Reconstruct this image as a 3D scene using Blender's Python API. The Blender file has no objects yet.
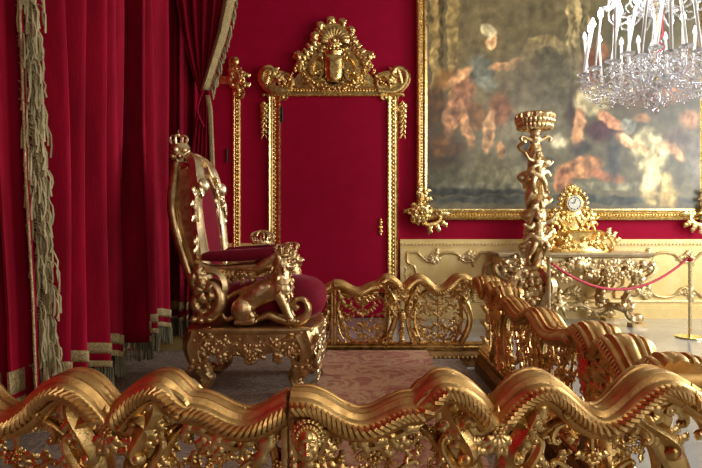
import bpy, bmesh, math, random
from mathutils import Vector, Matrix, noise
PI = math.pi
V = Vector
sc = bpy.context.scene
C = sc.collection
random.seed(7)

# ------------------------------------------------------------------ camera, world, light
cam_d = bpy.data.cameras.new('camera')
cam = bpy.data.objects.new('camera', cam_d); C.objects.link(cam)
cam.location = (0, 0, 1.45); cam.rotation_euler = (PI/2, 0, 0)
cam_d.sensor_width = 36; cam_d.lens = 28.0
cam_d.shift_x = -5/702; cam_d.shift_y = -12/702
sc.camera = cam

sc.view_settings.view_transform = 'Standard'
sc.view_settings.look = 'None'
sc.view_settings.gamma = 1
sc.view_settings.exposure = 0.0
sc.view_settings.use_curve_mapping = False

w = bpy.data.worlds.new('world'); sc.world = w; w.use_nodes = True
nt = w.node_tree; nt.nodes.clear()
wo = nt.nodes.new('ShaderNodeOutputWorld'); bg = nt.nodes.new('ShaderNodeBackground')
tc = nt.nodes.new('ShaderNodeTexCoord'); sx = nt.nodes.new('ShaderNodeSeparateXYZ')
cr = nt.nodes.new('ShaderNodeValToRGB')
nt.links.new(tc.outputs['Generated'], sx.inputs[0]); nt.links.new(sx.outputs['Z'], cr.inputs[0])
cr.color_ramp.elements[0].position = 0.0; cr.color_ramp.elements[0].color = (0.035, 0.025, 0.02, 1)
cr.color_ramp.elements[1].position = 0.9; cr.color_ramp.elements[1].color = (1.0, 0.86, 0.70, 1)
e = cr.color_ramp.elements.new(0.3); e.color = (0.16, 0.11, 0.09, 1)
nt.links.new(cr.outputs[0], bg.inputs[0]); bg.inputs[1].default_value = 0.30
nt.links.new(bg.outputs[0], wo.inputs[0])

def area(name, loc, target, sx_, sy_, power, col):
    l = bpy.data.lights.new(name, 'AREA'); l.shape = 'RECTANGLE'; l.size = sx_; l.size_y = sy_
    l.energy = power; l.color = col
    o = bpy.data.objects.new(name, l); C.objects.link(o); o.location = loc
    o.rotation_euler = (V(target) - V(loc)).to_track_quat('-Z', 'Y').to_euler()
    return o
area('window_daylight', (7.6, 4.9, 3.0), (0, 4.6, 1.2), 2.2, 3.6, 470, (0.90, 0.95, 1.0))
area('window_daylight', (7.6, 1.2, 3.0), (0, 4.0, 1.2), 2.2, 3.6, 230, (0.92, 0.96, 1.0))
area('window_daylight', (2.6, -3.4, 3.2), (0.2, 5, 1.2), 2.6, 3.6, 125, (1.0, 0.95, 0.88))

# ------------------------------------------------------------------ materials
def new_mat(name):
    m = bpy.data.materials.new(name); m.use_nodes = True
    n = m.node_tree; b = n.nodes['Principled BSDF']
    return m, n, b
def ramp(n, fac, stops):
    r = n.nodes.new('ShaderNodeValToRGB')
    el = r.color_ramp.elements
    el[0].position, el[0].color = stops[0][0], (*stops[0][1], 1)
    el[1].position, el[1].color = stops[-1][0], (*stops[-1][1], 1)
    for p, c in stops[1:-1]:
        k = el.new(p); k.color = (*c, 1)
    n.links.new(fac, r.inputs[0]); return r.outputs[0]
def noise_node(n, scale, detail=4, rough=0.55, stretch=None, dist=0.0):
    t = n.nodes.new('ShaderNodeTexCoord'); x = n.nodes.new('ShaderNodeTexNoise')
    x.inputs['Scale'].default_value = scale; x.inputs['Detail'].default_value = detail
    x.inputs['Roughness'].default_value = rough; x.inputs['Distortion'].default_value = dist
    mp = n.nodes.new('ShaderNodeMapping'); n.links.new(t.outputs['Object'], mp.inputs[0])
    if stretch: mp.inputs['Scale'].default_value = stretch
    n.links.new(mp.outputs[0], x.inputs['Vector'])
    return x.outputs['Fac']
def bump(n, b, h, strength, dist=0.01):
    k = n.nodes.new('ShaderNodeBump'); k.inputs['Strength'].default_value = strength
    k.inputs['Distance'].default_value = dist
    n.links.new(h, k.inputs['Height']); n.links.new(k.outputs[0], b.inputs['Normal'])
def gold(name, c1, c2, rough, bs=0.3, scale=110, metal=1.0, dist=0.004):
    m, n, b = new_mat(name)
    f = noise_node(n, 14, 5)
    n.links.new(ramp(n, f, [(0.35, c1), (0.65, c2)]), b.inputs['Base Color'])
    b.inputs['Metallic'].default_value = metal
    g = noise_node(n, 30, 3)
    r = ramp(n, g, [(0.3, (rough-.07,)*3), (0.7, (rough+.14,)*3)])
    n.links.new(r, b.inputs['Roughness'])
    bump(n, b, noise_node(n, scale, 3), bs, dist)
    return m
def plain(name, col, rough=0.5, metal=0.0, bs=0, scale=50, col2=None, nscale=6, stretch=None):
    m, n, b = new_mat(name)
    b.inputs['Metallic'].default_value = metal; b.inputs['Roughness'].default_value = rough
    f = noise_node(n, nscale, 4, stretch=stretch)
    c2 = col2 or tuple(x*0.85 for x in col)
    n.links.new(ramp(n, f, [(0.35, col), (0.65, c2)]), b.inputs['Base Color'])
    if bs: bump(n, b, noise_node(n, scale, 4, stretch=stretch), bs, 0.01)
    return m
def velvet(name, c1, c2, sheen, bs=0.3, stretch=None, tint=(1, .35, .4, 1)):
    m, n, b = new_mat(name)
    f = noise_node(n, 5, 6, 0.6, stretch=stretch)
    n.links.new(ramp(n, f, [(0.3, c1), (0.7, c2)]), b.inputs['Base Color'])
    b.inputs['Roughness'].default_value = 0.75
    b.inputs['Specular IOR Level'].default_value = 0.12
    b.inputs['Sheen Weight'].default_value = sheen; b.inputs['Sheen Roughness'].default_value = 0.35
    b.inputs['Sheen Tint'].default_value = tint
    bump(n, b, noise_node(n, 60, 4, stretch=stretch), bs, 0.006)
    return m
M = {}
M['bal'] = gold('gilt_bronze_orange', (0.50, 0.30, 0.09), (0.84, 0.57, 0.23), 0.29)
M['rail'] = gold('gilt_rail_orange', (0.54, 0.31, 0.10), (0.76, 0.47, 0.17), 0.40, 0.3)
M['base'] = gold('dark_gilt_base', (0.24, 0.13, 0.045), (0.42, 0.25, 0.09), 0.45)
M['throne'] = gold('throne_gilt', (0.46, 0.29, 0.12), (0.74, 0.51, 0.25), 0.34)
M['thronelt'] = gold('throne_bright_lit_gilt', (0.72, 0.54, 0.28), (0.92, 0.75, 0.46), 0.33)  # lighter copy of the throne gilt; the front's lit look is in its colour
M['frame'] = gold('frame_gilt', (0.62, 0.40, 0.12), (0.95, 0.68, 0.27), 0.28, 0.4, 90)
M['clock'] = gold('clock_gilt', (0.80, 0.48, 0.11), (0.98, 0.72, 0.28), 0.28, 0.4, 90)
M['silvergilt'] = gold('aged_silver_gilt', (0.56, 0.38, 0.16), (0.84, 0.63, 0.34), 0.34)
M['brass'] = gold('brass', (0.80, 0.60, 0.28), (0.86, 0.68, 0.36), 0.22, 0.05)
M['dadogold'] = plain('dado_pale_gilding', (0.78, 0.54, 0.18), 0.42, 0.3, 0.15, 30, (0.84, 0.62, 0.26))
M['dadorelief'] = gold('dado_relief_gilding', (0.66, 0.46, 0.18), (0.80, 0.62, 0.32), 0.38, 0.3, 40, 0.7)
M['velvet'] = velvet('crimson_curtain_velvet', (0.17, 0.0008, 0.009), (0.36, 0.002, 0.022), 0.12, 0.35, (1, 1, .25))  # brighter stop puts worn patches and fold highlights into the colour
M['uphol'] = velvet('wine_upholstery_velvet', (0.12, 0.002, 0.009), (0.19, 0.005, 0.017), 0.2, 0.3)
M['damask'] = velvet('crimson_wall_fabric', (0.285, 0.0005, 0.019), (0.33, 0.001, 0.024), 0.0, 0.2)
M['trim'] = plain('gold_braid', (0.60, 0.45, 0.20), 0.55, 0.45, 1.0, 130, (0.30, 0.20, 0.08), 90)
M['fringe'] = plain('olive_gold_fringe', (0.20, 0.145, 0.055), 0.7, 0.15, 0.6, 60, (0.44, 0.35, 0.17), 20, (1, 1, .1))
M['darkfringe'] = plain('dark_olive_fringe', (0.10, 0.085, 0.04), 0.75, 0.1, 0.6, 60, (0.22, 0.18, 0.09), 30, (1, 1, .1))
M['leaffr'] = plain('cream_lining', (0.62, 0.55, 0.40), 0.8)
M['cream'] = plain('cream_plaster', (0.66, 0.60, 0.48), 0.8)
M['rope'] = plain('red_rope', (0.55, 0.03, 0.05), 0.6, 0, 0.5, 120, (0.42, 0.02, 0.04))
M['white'] = plain('ivory_candle', (0.80, 0.76, 0.66), 0.4)
M['dark'] = plain('dark_iron', (0.03, 0.025, 0.02), 0.5, 0.6)
M['dial'] = plain('clock_dial_enamel', (0.85, 0.78, 0.6), 0.25)
M['darkwood'] = plain('dark_step_wood', (0.05, 0.028, 0.015), 0.55, 0, 0.3, 20)
# marble slab
M['slab'] = plain('marble_slab', (0.56, 0.43, 0.24), 0.25, 0, 0, 50, (0.38, 0.27, 0.14), 9)
def crystal():
    m, n, b = new_mat('chandelier_crystal')
    b.inputs['Base Color'].default_value = (1, 1, 1, 1)
    b.inputs['Roughness'].default_value = 0.03; b.inputs['IOR'].default_value = 1.5
    b.inputs['Transmission Weight'].default_value = 0.88
    b.inputs['Coat Weight'].default_value = 0.5
    return m
M['crystal'] = crystal()
def glow(name, col, s):
    m, n, b = new_mat(name)
    b.inputs['Base Color'].default_value = (*col, 1)
    b.inputs['Emission Color'].default_value = (*col, 1); b.inputs['Emission Strength'].default_value = s
    return m
M['bulb'] = glow('lit_bulb', (0.92, 0.97, 1.0), 80)
M['bulboff'] = plain('frosted_bulb', (0.85, 0.85, 0.82), 0.3)
def carpet(name, cols, scale, dist):
    m, n, b = new_mat(name)
    f = noise_node(n, scale, 5, 0.65, dist=dist)
    n.links.new(ramp(n, f, cols), b.inputs['Base Color'])
    b.inputs['Roughness'].default_value = 0.95; b.inputs['Specular IOR Level'].default_value = 0.15
    bump(n, b, noise_node(n, 140, 3), 0.5, 0.006)
    return m
M['pink'] = carpet('faded_rose_carpet', [(0.30, (0.26, 0.085, 0.06)), (0.42, (0.46, 0.18, 0.12)), (0.50, (0.58, 0.36, 0.20)), (0.58, (0.38, 0.13, 0.09)), (0.72, (0.54, 0.25, 0.17))], 3.2, 1.4)
M['greyc'] = carpet('grey_brown_carpet', [(0.30, (0.13, 0.085, 0.06)), (0.48, (0.34, 0.25, 0.18)), (0.55, (0.17, 0.11, 0.08)), (0.72, (0.44, 0.34, 0.25))], 4.5, 3.0)
def floor_mat():
    m, n, b = new_mat('polished_grey_floor')
    f = noise_node(n, 1.6, 6, 0.6, dist=1.5)
    n.links.new(ramp(n, f, [(0.3, (0.25, 0.25, 0.24)), (0.5, (0.34, 0.335, 0.31)), (0.7, (0.29, 0.29, 0.285))]), b.inputs['Base Color'])
    b.inputs['Roughness'].default_value = 0.16
    return m
M['floor'] = floor_mat()

# ------------------------------------------------------------------ mesh toolkit
class MB:
    def __init__(s): s.v = []; s.f = []
    def add(s, vs, fs):
        k = len(s.v); s.v += [tuple(p) for p in vs]; s.f += [tuple(i+k for i in f) for f in fs]
    def box(s, x0, x1, y0, y1, z0, z1):
        s.add([(x, y, z) for x in (x0, x1) for y in (y0, y1) for z in (z0, z1)],
              [(0,1,3,2),(4,6,7,5),(0,4,5,1),(2,3,7,6),(0,2,6,4),(1,5,7,3)])
    def sweep(s, pts, ra, rb=None, B=(0, 1, 0), seg=8, flute=0, nf=0):
        pts = [V(p) for p in pts]; n = len(pts); B = V(B)
        rb = ra if rb is None else rb
        vs = []; fs = []
        for i, p in enumerate(pts):
            t = (pts[min(i+1, n-1)] - pts[max(i-1, 0)])
            if t.length < 1e-9: t = V((0, 0, 1))
            t.normalize()
            b = B - t*B.dot(t)
            if b.length < 1e-3: b = t.orthogonal()
            b.normalize(); nn = b.cross(t)
            u = i/(n-1)
            a_ = ra(u) if callable(ra) else (ra[i] if isinstance(ra, list) else ra)
            b_ = rb(u) if callable(rb) else (rb[i] if isinstance(rb, list) else rb)
            for k in range(seg):
                th = 2*PI*k/seg
                q = 1 + (flute*math.cos(nf*th) if nf else 0)
                vs.append(p + nn*(a_*q*math.cos(th)) + b*(b_*q*math.sin(th)))
        for i in range(n-1):
            for k in range(seg):
                k2 = (k+1) % seg
                fs.append((i*seg+k, i*seg+k2, (i+1)*seg+k2, (i+1)*seg+k))
        fs.append(tuple(range(seg-1, -1, -1))); fs.append(tuple((n-1)*seg+k for k in range(seg)))
        s.add(vs, fs)
    def extr(s, pts, lat, prof, wsc=None, hsc=None, closed=False):
        """profile (a,b): a along the lateral axis, b along the path normal"""
        pts = [V(p) for p in pts]; n = len(pts); lat = V(lat).normalized(); m = len(prof)
        vs = []; fs = []
        for i, p in enumerate(pts):
            t = (pts[min(i+1, n-1)] - pts[max(i-1, 0)]).normalized()
            nn = lat.cross(t).normalized()
            ws = wsc(i/(n-1)) if wsc else 1; hs = hsc(i/(n-1)) if hsc else 1
            for a, b in prof: vs.append(p + lat*(a*ws) + nn*(b*hs))
        for i in range(n-1):
            for k in range(m):
                k2 = (k+1) % m
                fs.append((i*m+k, i*m+k2, (i+1)*m+k2, (i+1)*m+k))
        fs.append(tuple(range(m-1, -1, -1))); fs.append(tuple((n-1)*m+k for k in range(m)))
        s.add(vs, fs)
    def ball(s, c, r, ry=None, rz=None, nu=10, nv=6, rot=None):
        c = V(c); ry = r if ry is None else ry; rz = r if rz is None else rz
        vs = [V((0, 0, rz))]; fs = []
        for j in range(1, nv):
            ph = PI*j/nv
            for k in range(nu):
                th = 2*PI*k/nu
                vs.append(V((r*math.sin(ph)*math.cos(th), ry*math.sin(ph)*math.sin(th), rz*math.cos(ph))))
        vs.append(V((0, 0, -rz)))
        for k in range(nu):
            fs.append((0, 1+k, 1+(k+1) % nu))
            fs.append((len(vs)-1, 1+(nv-2)*nu+(k+1) % nu, 1+(nv-2)*nu+k))
        for j in range(nv-2):
            for k in range(nu):
                a = 1+j*nu+k; b = 1+j*nu+(k+1) % nu
                fs.append((a, a+nu, b+nu, b))
        if rot: vs = [rot @ p for p in vs]
        s.add([c+p for p in vs], fs)
    def lathe(s, c, prof, seg=20, lob=0, nl=0, sx=1, sy=1):
        c = V(c); vs = []; fs = []; n = len(prof)
        for r, z in prof:
            for k in range(seg):
                th = 2*PI*k/seg; q = 1 + (lob*math.cos(nl*th) if nl else 0)
                vs.append(c + V((r*q*sx*math.cos(th), r*q*sy*math.sin(th), z)))
        for i in range(n-1):
            for k in range(seg):
                k2 = (k+1) % seg; fs.append((i*seg+k, i*seg+k2, (i+1)*seg+k2, (i+1)*seg+k))
        fs.append(tuple(range(seg-1, -1, -1))); fs.append(tuple((n-1)*seg+k for k in range(seg)))
        s.add(vs, fs)
    def clamp(s, f): s.v = [tuple(f(*p)) for p in s.v]; return s
    def build(s, name, mat, parent=None, smooth=True, loc=None, remesh=None, angle=50):
        me = bpy.data.meshes.new(name)
        me.from_pydata(s.v, [], s.f)
        bm = bmesh.new(); bm.from_mesh(me); bmesh.ops.recalc_face_normals(bm, faces=bm.faces)
        if smooth:
            for f in bm.faces: f.smooth = True
            for ed in bm.edges:
                if len(ed.link_faces) == 2 and ed.calc_face_angle(0) > math.radians(angle): ed.smooth = False
        bm.to_mesh(me); bm.free(); me.update()
        me.materials.append(mat)
        o = bpy.data.objects.new(name, me); C.objects.link(o)
        if parent: o.parent = parent
        if loc: o.location = loc
        if remesh:
            r = o.modifiers.new('fuse', 'REMESH'); r.mode = 'VOXEL'; r.voxel_size = remesh; r.use_smooth_shade = True
        return o
def thing(name, label, cat, loc=(0, 0, 0), rz=0, group=None):
    o = bpy.data.objects.new(name, None); C.objects.link(o); o.location = loc; o.rotation_euler = (0, 0, rz)
    o.empty_display_size = .1
    o['label'] = label; o['category'] = cat
    if group: o['group'] = group
    return o
def tag(o, label, cat, group=None):
    o['label'] = label; o['category'] = cat
    if group: o['group'] = group
    return o
def struct(o): o['kind'] = 'structure'; return o

# 2D scrollwork -> mapped by a plane function
def scroll2(p0, p1, kind='C', turns=1.0, mid=1.2, flip=1, n=26, power=4):
    """points of a C or S scroll whose volute centres are p0 and p1"""
    A = 2*PI*turns*(power+1)
    x = y = 0.0; th = 0.0; pts = []
    us = [-1+2*i/(n-1) for i in range(n)]; sub = 4
    for i, u in enumerate(us):
        pts.append((x, y))
        if i == n-1: break
        for k in range(sub):
            uu = u + (us[i+1]-u)*(k+.5)/sub; du = (us[i+1]-u)/sub
            kap = mid + A*abs(uu)**power if kind == 'C' else (mid*uu + math.copysign(A*abs(uu)**power, uu))
            th += flip*kap*du; x += math.cos(th)*du; y += math.sin(th)*du
    dx, dy = pts[-1][0]-pts[0][0], pts[-1][1]-pts[0][1]
    D = math.hypot(dx, dy); tx, ty = p1[0]-p0[0], p1[1]-p0[1]
    sc_ = math.hypot(tx, ty)/D; a = math.atan2(ty, tx)-math.atan2(dy, dx); ca, sa = math.cos(a)*sc_, math.sin(a)*sc_
    return [(p0[0]+(px-pts[0][0])*ca-(py-pts[0][1])*sa, p0[1]+(px-pts[0][0])*sa+(py-pts[0][1])*ca) for px, py in pts]
def plane(o, u, v):
    o, u, v = V(o), V(u), V(v)
    return lambda x, y, d=0: o + u*x + v*y + u.cross(v)*d
def bez(p, n=12):
    """Catmull-Rom through points (any dim)"""
    P_ = [V(q) for q in p]; P_ = [P_[0]*2-P_[1]] + P_ + [P_[-1]*2-P_[-2]]
    out = []
    for i in range(1, len(P_)-2):
        for k in range(n):
            t = k/n; a, b, c, d = P_[i-1:i+3]
            out.append(.5*((2*b)+(c-a)*t+(2*a-5*b+4*c-d)*t*t+(3*b-a-3*c+d)*t**3))
    out.append(P_[-2]); return out
def leaf(mb, pl, p, ang, L, W, curl=1.2, d=0.0, rise=0.4, lobes=3, th=0.3, n=13):
    """acanthus leaf: lobed tapering blade that curls in the plane and rises out of it"""
    x, y = p; a = ang; pts = []; n = 15
    for i in range(n):
        u = i/(n-1)
        pts.append(pl(x, y, d + rise*W*math.sin(PI*min(1, u*1.1))))
        a += curl*(0.4+1.6*u)/(n-1)*1.0
        x += math.cos(a)*L/(n-1); y += math.sin(a)*L/(n-1)
    nrm = (pl(0, 0, 1)-pl(0, 0, 0))
    w_ = lambda u: W*(.28+.72*math.sin(PI*min(1, .12+.88*u))**.8)*(1+.28*math.sin(2*PI*lobes*u))*(1 if u < .96 else .4)
    mb.sweep(pts, w_, lambda u: w_(u)*th+.0015, B=nrm, seg=10, flute=.10, nf=4)
def scr(mb, pl, p0, p1, kind='C', r=.012, flip=1, turns=1.0, mid=1.2, d=0.0, leaves=0, lw=None, knob=True, n=26, rd=1.0, seg=6, fl=0):
    q = scroll2(p0, p1, kind, turns, mid, flip, n)
    pts = [pl(x, y, d) for x, y in q]
    nrm = (pl(0, 0, 1)-pl(0, 0, 0))
    rr = lambda u: r*(.42+.58*math.sin(PI*u)**.7)
    mb.sweep(pts, rr, lambda u: rr(u)*rd, B=nrm, seg=seg, flute=fl, nf=4)
    if knob:
        for e_ in (0, -1): mb.ball(pts[e_], r*.95, nu=7, nv=5)
    lw = lw or r*1.05
    for k in range(leaves):
        i = int((.25+.5*(k+.5)/leaves)*(n-1)); a = math.atan2(q[i+1][1]-q[i-1][1], q[i+1][0]-q[i-1][0])
        sgn = -flip if kind == 'C' else (-flip if i > n/2 else flip)
        leaf(mb, pl, q[i], a + sgn*.5, lw*5, lw, curl=sgn*1.3, d=d, n=9)
    return q
def flower(mb, pl, p, r, d=0, n=6):
    for k in range(n):
        a = 2*PI*k/n
        mb.ball(pl(p[0]+r*.62*math.cos(a), p[1]+r*.62*math.sin(a), d), r*.4, nu=6, nv=4)
    mb.ball(pl(p[0], p[1], d+r*.25), r*.38, nu=7, nv=5)
def garland(mb, pts, r, B=(0, 1, 0), step=.8):
    pts = [V(p) for p in pts]; acc = 0
    for i in range(len(pts)-1):
        seg = (pts[i+1]-pts[i]).length; acc += seg
        while acc > r*step:
            acc -= r*step
            p = pts[i].lerp(pts[i+1], random.random())
            mb.ball(p + V([random.uniform(-.5, .5)*r for _ in range(3)]), r*random.uniform(.45, .75), nu=7, nv=5)
F = 546.0
def P(x, y, Y): return V(((x-356)*Y/F, Y, 1.45-(y-222)*Y/F))

# ------------------------------------------------------------------ room
YW = 8.27
XL = -2.35
m = MB(); m.box(XL-.2, 9.0, -5, YW+.2, -.1, 0); struct(m.build('floor', M['floor'], smooth=False))
m = MB(); m.box(XL-.2, 9.0, YW, YW+.2, 0, 6.6); struct(m.build('wall_back', M['damask'], smooth=False))
m = MB(); m.box(XL-.2, XL, -5, YW, 0, 6.6); struct(m.build('wall_left', M['damask'], smooth=False))
m = MB(); m.box(9.0, 9.2, -5, YW, 0, 6.6); struct(m.build('wall_right', M['cream'], smooth=False))

# dado with cornice, panels and relief
XD = P(400, 0, YW).x
def dado():
    m = MB(); m.box(XD, 9.0, YW-.05, YW, 0, 1.19)
    base = struct(m.build('trim_1', M['dadogold'], smooth=False))
    m = MB()
    prof = [(-.0, 1.05), (.02, 1.05), (.03, 1.08), (.045, 1.10), (.045, 1.13), (.09, 1.15), (.095, 1.19), (.10, 1.21), (0, 1.21)]
    m.extr([(9.0, YW-.045, 0), (XD, YW-.045, 0)], (0, -1, 0), [(a, b) for a, b in prof])
    # bead course
    x = XD+.02
    while x < 6.6:
        m.ball((x, YW-.105, 1.115), .016, nu=6, nv=4); x += .052
    m.build('cornice', M['dadorelief'], base)
    m = MB()
    m.box(XD, 9.0, YW-.085, YW-.05, 0, .16); m.box(XD, 9.0, YW-.075, YW-.05, .16, .19)
    m.build('skirting', M['dadogold'], base, smooth=False)
    m = MB()
    m.extr([(9.0, YW-.05, .255), (XD, YW-.05, .255)], (0, -1, 0), [(0, -.02), (.02, -.015), (.025, 0), (.02, .015), (0, .02)])
    m.box(XD, XD+.05, YW-.08, YW-.05, .19, 1.06)
    m.build('lower_moulding', M['dadorelief'], base)
    # panels with a scalloped top like the photo
    def panel(x0, x1, z0, z1):
        m = MB(); pl = plane((x0, YW-.055, z0), (1, 0, 0), (0, 0, 1)); W = x1-x0; H = z1-z0
        top = [(0, H), (.12*W, H), (.16*W, H-.05), (.24*W, H-.13), (.33*W, H-.13), (.40*W, H-.03), (.5*W, H+.0),
               (.60*W, H-.03), (.67*W, H-.13), (.76*W, H-.13), (.84*W, H-.05), (.88*W, H), (W, H)]
        side = [(W, H), (W, H-.14), (W-.10, H-.20), (W-.13, H-.30), (W-.13, .25), (W-.10, .16), (W, .1), (W, 0)]
        bot = [(x, H-y) for x, y in top][::-1]
        sid2 = [(W-x, y) for x, y in side][::-1]
        for seq in (top, side, bot, sid2):
            pts = [pl(a, b, 0) for a, b in [tuple(q) for q in bez([(p[0], p[1], 0) for p in seq], 5) for q in [(q.x, q.y)]]]
            m.sweep(pts, .024, .028, B=(0, 1, 0), seg=8)
        m.build('panel_moulding', M['dadorelief'], base)
        m = MB()
        for sx_ in (-1, 1):
            for (u, v) in ((.285, H-.07), (.285, .07)):
                cx = W/2+sx_*W*(.5-u)
                scr(m, pl, (cx-.09, v), (cx+.09, v), 'S', .014, flip=sx_, leaves=3, d=.02, lw=.03)
                flower(m, pl, (cx, v), .05, .02)
                leaf(m, pl, (cx-.02, v), PI if sx_ > 0 else 0, .14, .025, .8, .01)
                leaf(m, pl, (cx+.02, v), 0, .14, .025, -.8, .01)
            cx = W/2 + sx_*(W/2-.06)
            scr(m, pl, (cx, H*.32), (cx, H*.68), 'C', .013, flip=sx_, leaves=3, d=.01)
            flower(m, pl, (cx, H*.5), .03, .01)
        m.build('panel_relief', M['dadorelief'], base)
    panel(P(407, 0, YW).x, P(491, 0, YW).x, .32, .99)
    panel(P(506, 0, YW).x, P(598, 0, YW).x, .32, .99)
    panel(P(613, 0, YW).x, P(712, 0, YW).x, .32, .99)
    # short length of dado left of the door surround
    m = MB(); xa, xb = XL, P(268, 0, YW).x
    m.box(xa, xb, YW-.05, YW, 0, 1.13)
    m.extr([(xb, YW-.045, 0), (xa, YW-.045, 0)], (0, -1, 0), [(a, b) for a, b in prof])
    struct(m.build('trim_2', M['dadogold'], smooth=False))
dado()

# red jib door in the surround
def door_surround():
    YS = YW-.001
    t = thing('door_surround', 'tall carved gilt door surround with a crowned shield crest on the crimson wall', 'door surround', (P(334, 0, YS).x, YS, 0))
    o = V(t.location)
    pl0 = plane((0, 0, 0), (1, 0, 0), (0, 0, 1))
    S = YS/F
    def q(x, y): return ((x-334)*S, 1.45-(y-222)*S)
    pl = lambda x, y, d=0: V((x, -d, y))
    prof = [(-.085, 0), (-.085, .05), (-.07, .07), (-.055, .055), (-.03, .06), (0, .035), (.03, .06), (.05, .075), (.07, .075), (.085, .05), (.085, 0)]
    def stile(x, w_, mir, nm):
        m = MB(); f = w_/.17
        m.extr([(x, 0, .0), (x, 0, q(0, 92)[1]+.02)], (1, 0, 0), [(a*f*mir, b) for a, b in prof])
        z = .05
        while z < q(0, 98)[1]:
            m.ball((x, -.052, z), w_*.14, .018, .028, nu=7, nv=5); 
            m.ball((x+mir*w_*.34, -.078, z), .012, .012, .016, nu=6, nv=4)
            z += .062
        m.build(nm, M['frame'], t)
    x0 = q(275, 0)[0]; x1 = q(392.5, 0)[0]
    stile(x0, .19, 1, 'stile'); stile(x1, .17, -1, 'stile')
    m = MB(); zt = q(0, 92)[1]
    m.extr([(x0-.1, 0, zt), (x1+.1, 0, zt)], (0, -1, 0), [(0, -.09), (.05, -.085), (.07, -.07), (.055, -.03), (.06, 0), (.05, .03), (.075, .06), (.08, .08), (.05, .1), (0, .1)])
    x = x0-.08
    while x < x1+.1:
        m.ball((x, -.078, zt-.065), .014, nu=6, nv=4); m.ball((x+.02, -.062, zt+.01), .022, .014, .02, nu=6, nv=4); x += .045
    m.build('lintel', M['frame'], t)
    # pendants on the sides
    for sg in (-1, 1):
        m = MB(); bx = q(264.5, 0)[0] if sg < 0 else q(402.5, 0)[0]
        scr(m, pl, (bx, q(0, 96)[1]), (bx-sg*.03, q(0, 110)[1]), 'C', .02, flip=sg, leaves=1, d=.04)
        for k in range(7):
            z = q(0, 104+k*5)[1]; r = .062*(1-k*.11)
            leaf(m, pl, (bx, z), -PI/2-.7, .09, r*.5, .5, .04); leaf(m, pl, (bx, z), -PI/2+.7, .09, r*.5, -.5, .04)
            m.ball((bx, -.05, z), r*.55, .03, r*.6, nu=7, nv=5)
        m.build('side_pendant', M['frame'], t)
    # crest
    m = MB(); cz = lambda y: q(0, y)[1]
    # pierced back board following the curve of the crest
    outline = [(-.95, 88), (-.95, 82), (-.62, 82), (-.5, 72), (-.42, 62), (-.33, 50), (-.26, 36), (-.12, 26), (0, 24)]
    front = []; 
    pts = [(a, cz(b)) for a, b in outline] + [(-a, cz(b)) for a, b in outline[::-1][1:]]
    # only solid between scrolls and lintel
    solid = [(-.80, cz(88)), (-.60, cz(80)), (-.42, cz(66)), (-.30, cz(52)), (-.2, cz(40)), (.2, cz(40)), (.30, cz(52)), (.42, cz(66)), (.60, cz(80)), (.80, cz(88))]
    n = len(solid)
    m.add([(x, 0, z) for x, z in solid]+[(x, -.05, z) for x, z in solid], [tuple(range(n)), tuple(range(2*n-1, n-1, -1))]+[(i, (i+1) % n, n+(i+1) % n, n+i) for i in range(n)])
    for sg in (-1, 1):
        X = lambda px: sg*abs(q(px, 0)[0])
        # corner scrolls of the shoulders
        scr(m, pl, (X(263), cz(76)), (X(283), cz(98)), 'S', .05, flip=sg, turns=.7, d=.05)
        m.sweep(bez([(X(289), -.05, cz(91)), (X(272), -.06, cz(91)), (X(263), -.07, cz(82)), (X(264), -.08, cz(73)), (X(271), -.08, cz(70)), (X(275), -.08, cz(75)), (X(271), -.08, cz(78))], 6), lambda u: .075-.045*u, lambda u: .055-.02*u, B=(0, 1, 0), seg=12, flute=.14, nf=5)
        m.sweep(bez([(X(278), -.05, cz(91)), (X(290), -.06, cz(88)), (X(291), -.07, cz(79)), (X(285), -.08, cz(76)), (X(281), -.08, cz(80))], 6), lambda u: .055-.03*u, lambda u: .045-.015*u, B=(0, 1, 0), seg=12, flute=.14, nf=5)
        for k in range(8): leaf(m, pl, (X(264+.5*k), cz(86-1.8*k)), PI/2+sg*1.2, .12, .03, -sg*1.0, .08, rise=.8)
        for k in range(5): leaf(m, pl, (X(272), cz(84)), PI/2+sg*(1.0-.45*k), .27, .045, sg*.7, .05)
        # rising acanthus sides
        sp = [(X(300), cz(73)), (X(306), cz(60)), (X(316), cz(47)), (X(320), cz(38))]
        for k in range(9):
            u = k/8; i = min(2, int(u*3)); f_ = u*3-i
            px_ = sp[i][0]+(sp[i+1][0]-sp[i][0])*f_; pz_ = sp[i][1]+(sp[i+1][1]-sp[i][1])*f_
            leaf(m, pl, (px_, pz_), PI/2+sg*.8, .17, .042, -sg*1.6, .06, rise=.8)
            leaf(m, pl, (px_, pz_), PI/2+sg*.1, .15, .035, -sg*1.8, .08, rise=.8)
        m.sweep(bez([(x_, -.06, z_) for x_, z_ in sp], 6), .035, .03, B=(0, 1, 0))
        scr(m, pl, (X(318), cz(73)), (X(312), cz(50)), 'C', .032, flip=-sg, turns=.9, d=.07, leaves=2)
        # big volutes by the shield
        scr(m, pl, (X(315), cz(75)), (X(322), cz(60)), 'C', .042, flip=sg, turns=1.25, d=.11, n=34)
        scr(m, pl, (X(321), cz(72)), (X(308), cz(82)), 'C', .034, flip=sg, turns=1.1, d=.09, n=30)
        scr(m, pl, (X(304), cz(82)), (X(325), cz(84)), 'S', .026, flip=sg, d=.07, leaves=3)
        # finial masks
        m.ball((X(299), -.08, cz(58.5)), .062, .05, .075); m.ball((X(299), -.12, cz(58.5)), .02, .02, .025)
        for k in range(5): leaf(m, pl, (X(299), cz(58)), PI/2+(k-2)*.8, .1, .03, .5, .06)
        m.ball((X(299), -.07, cz(65)), .05, .045, .05)
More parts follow.
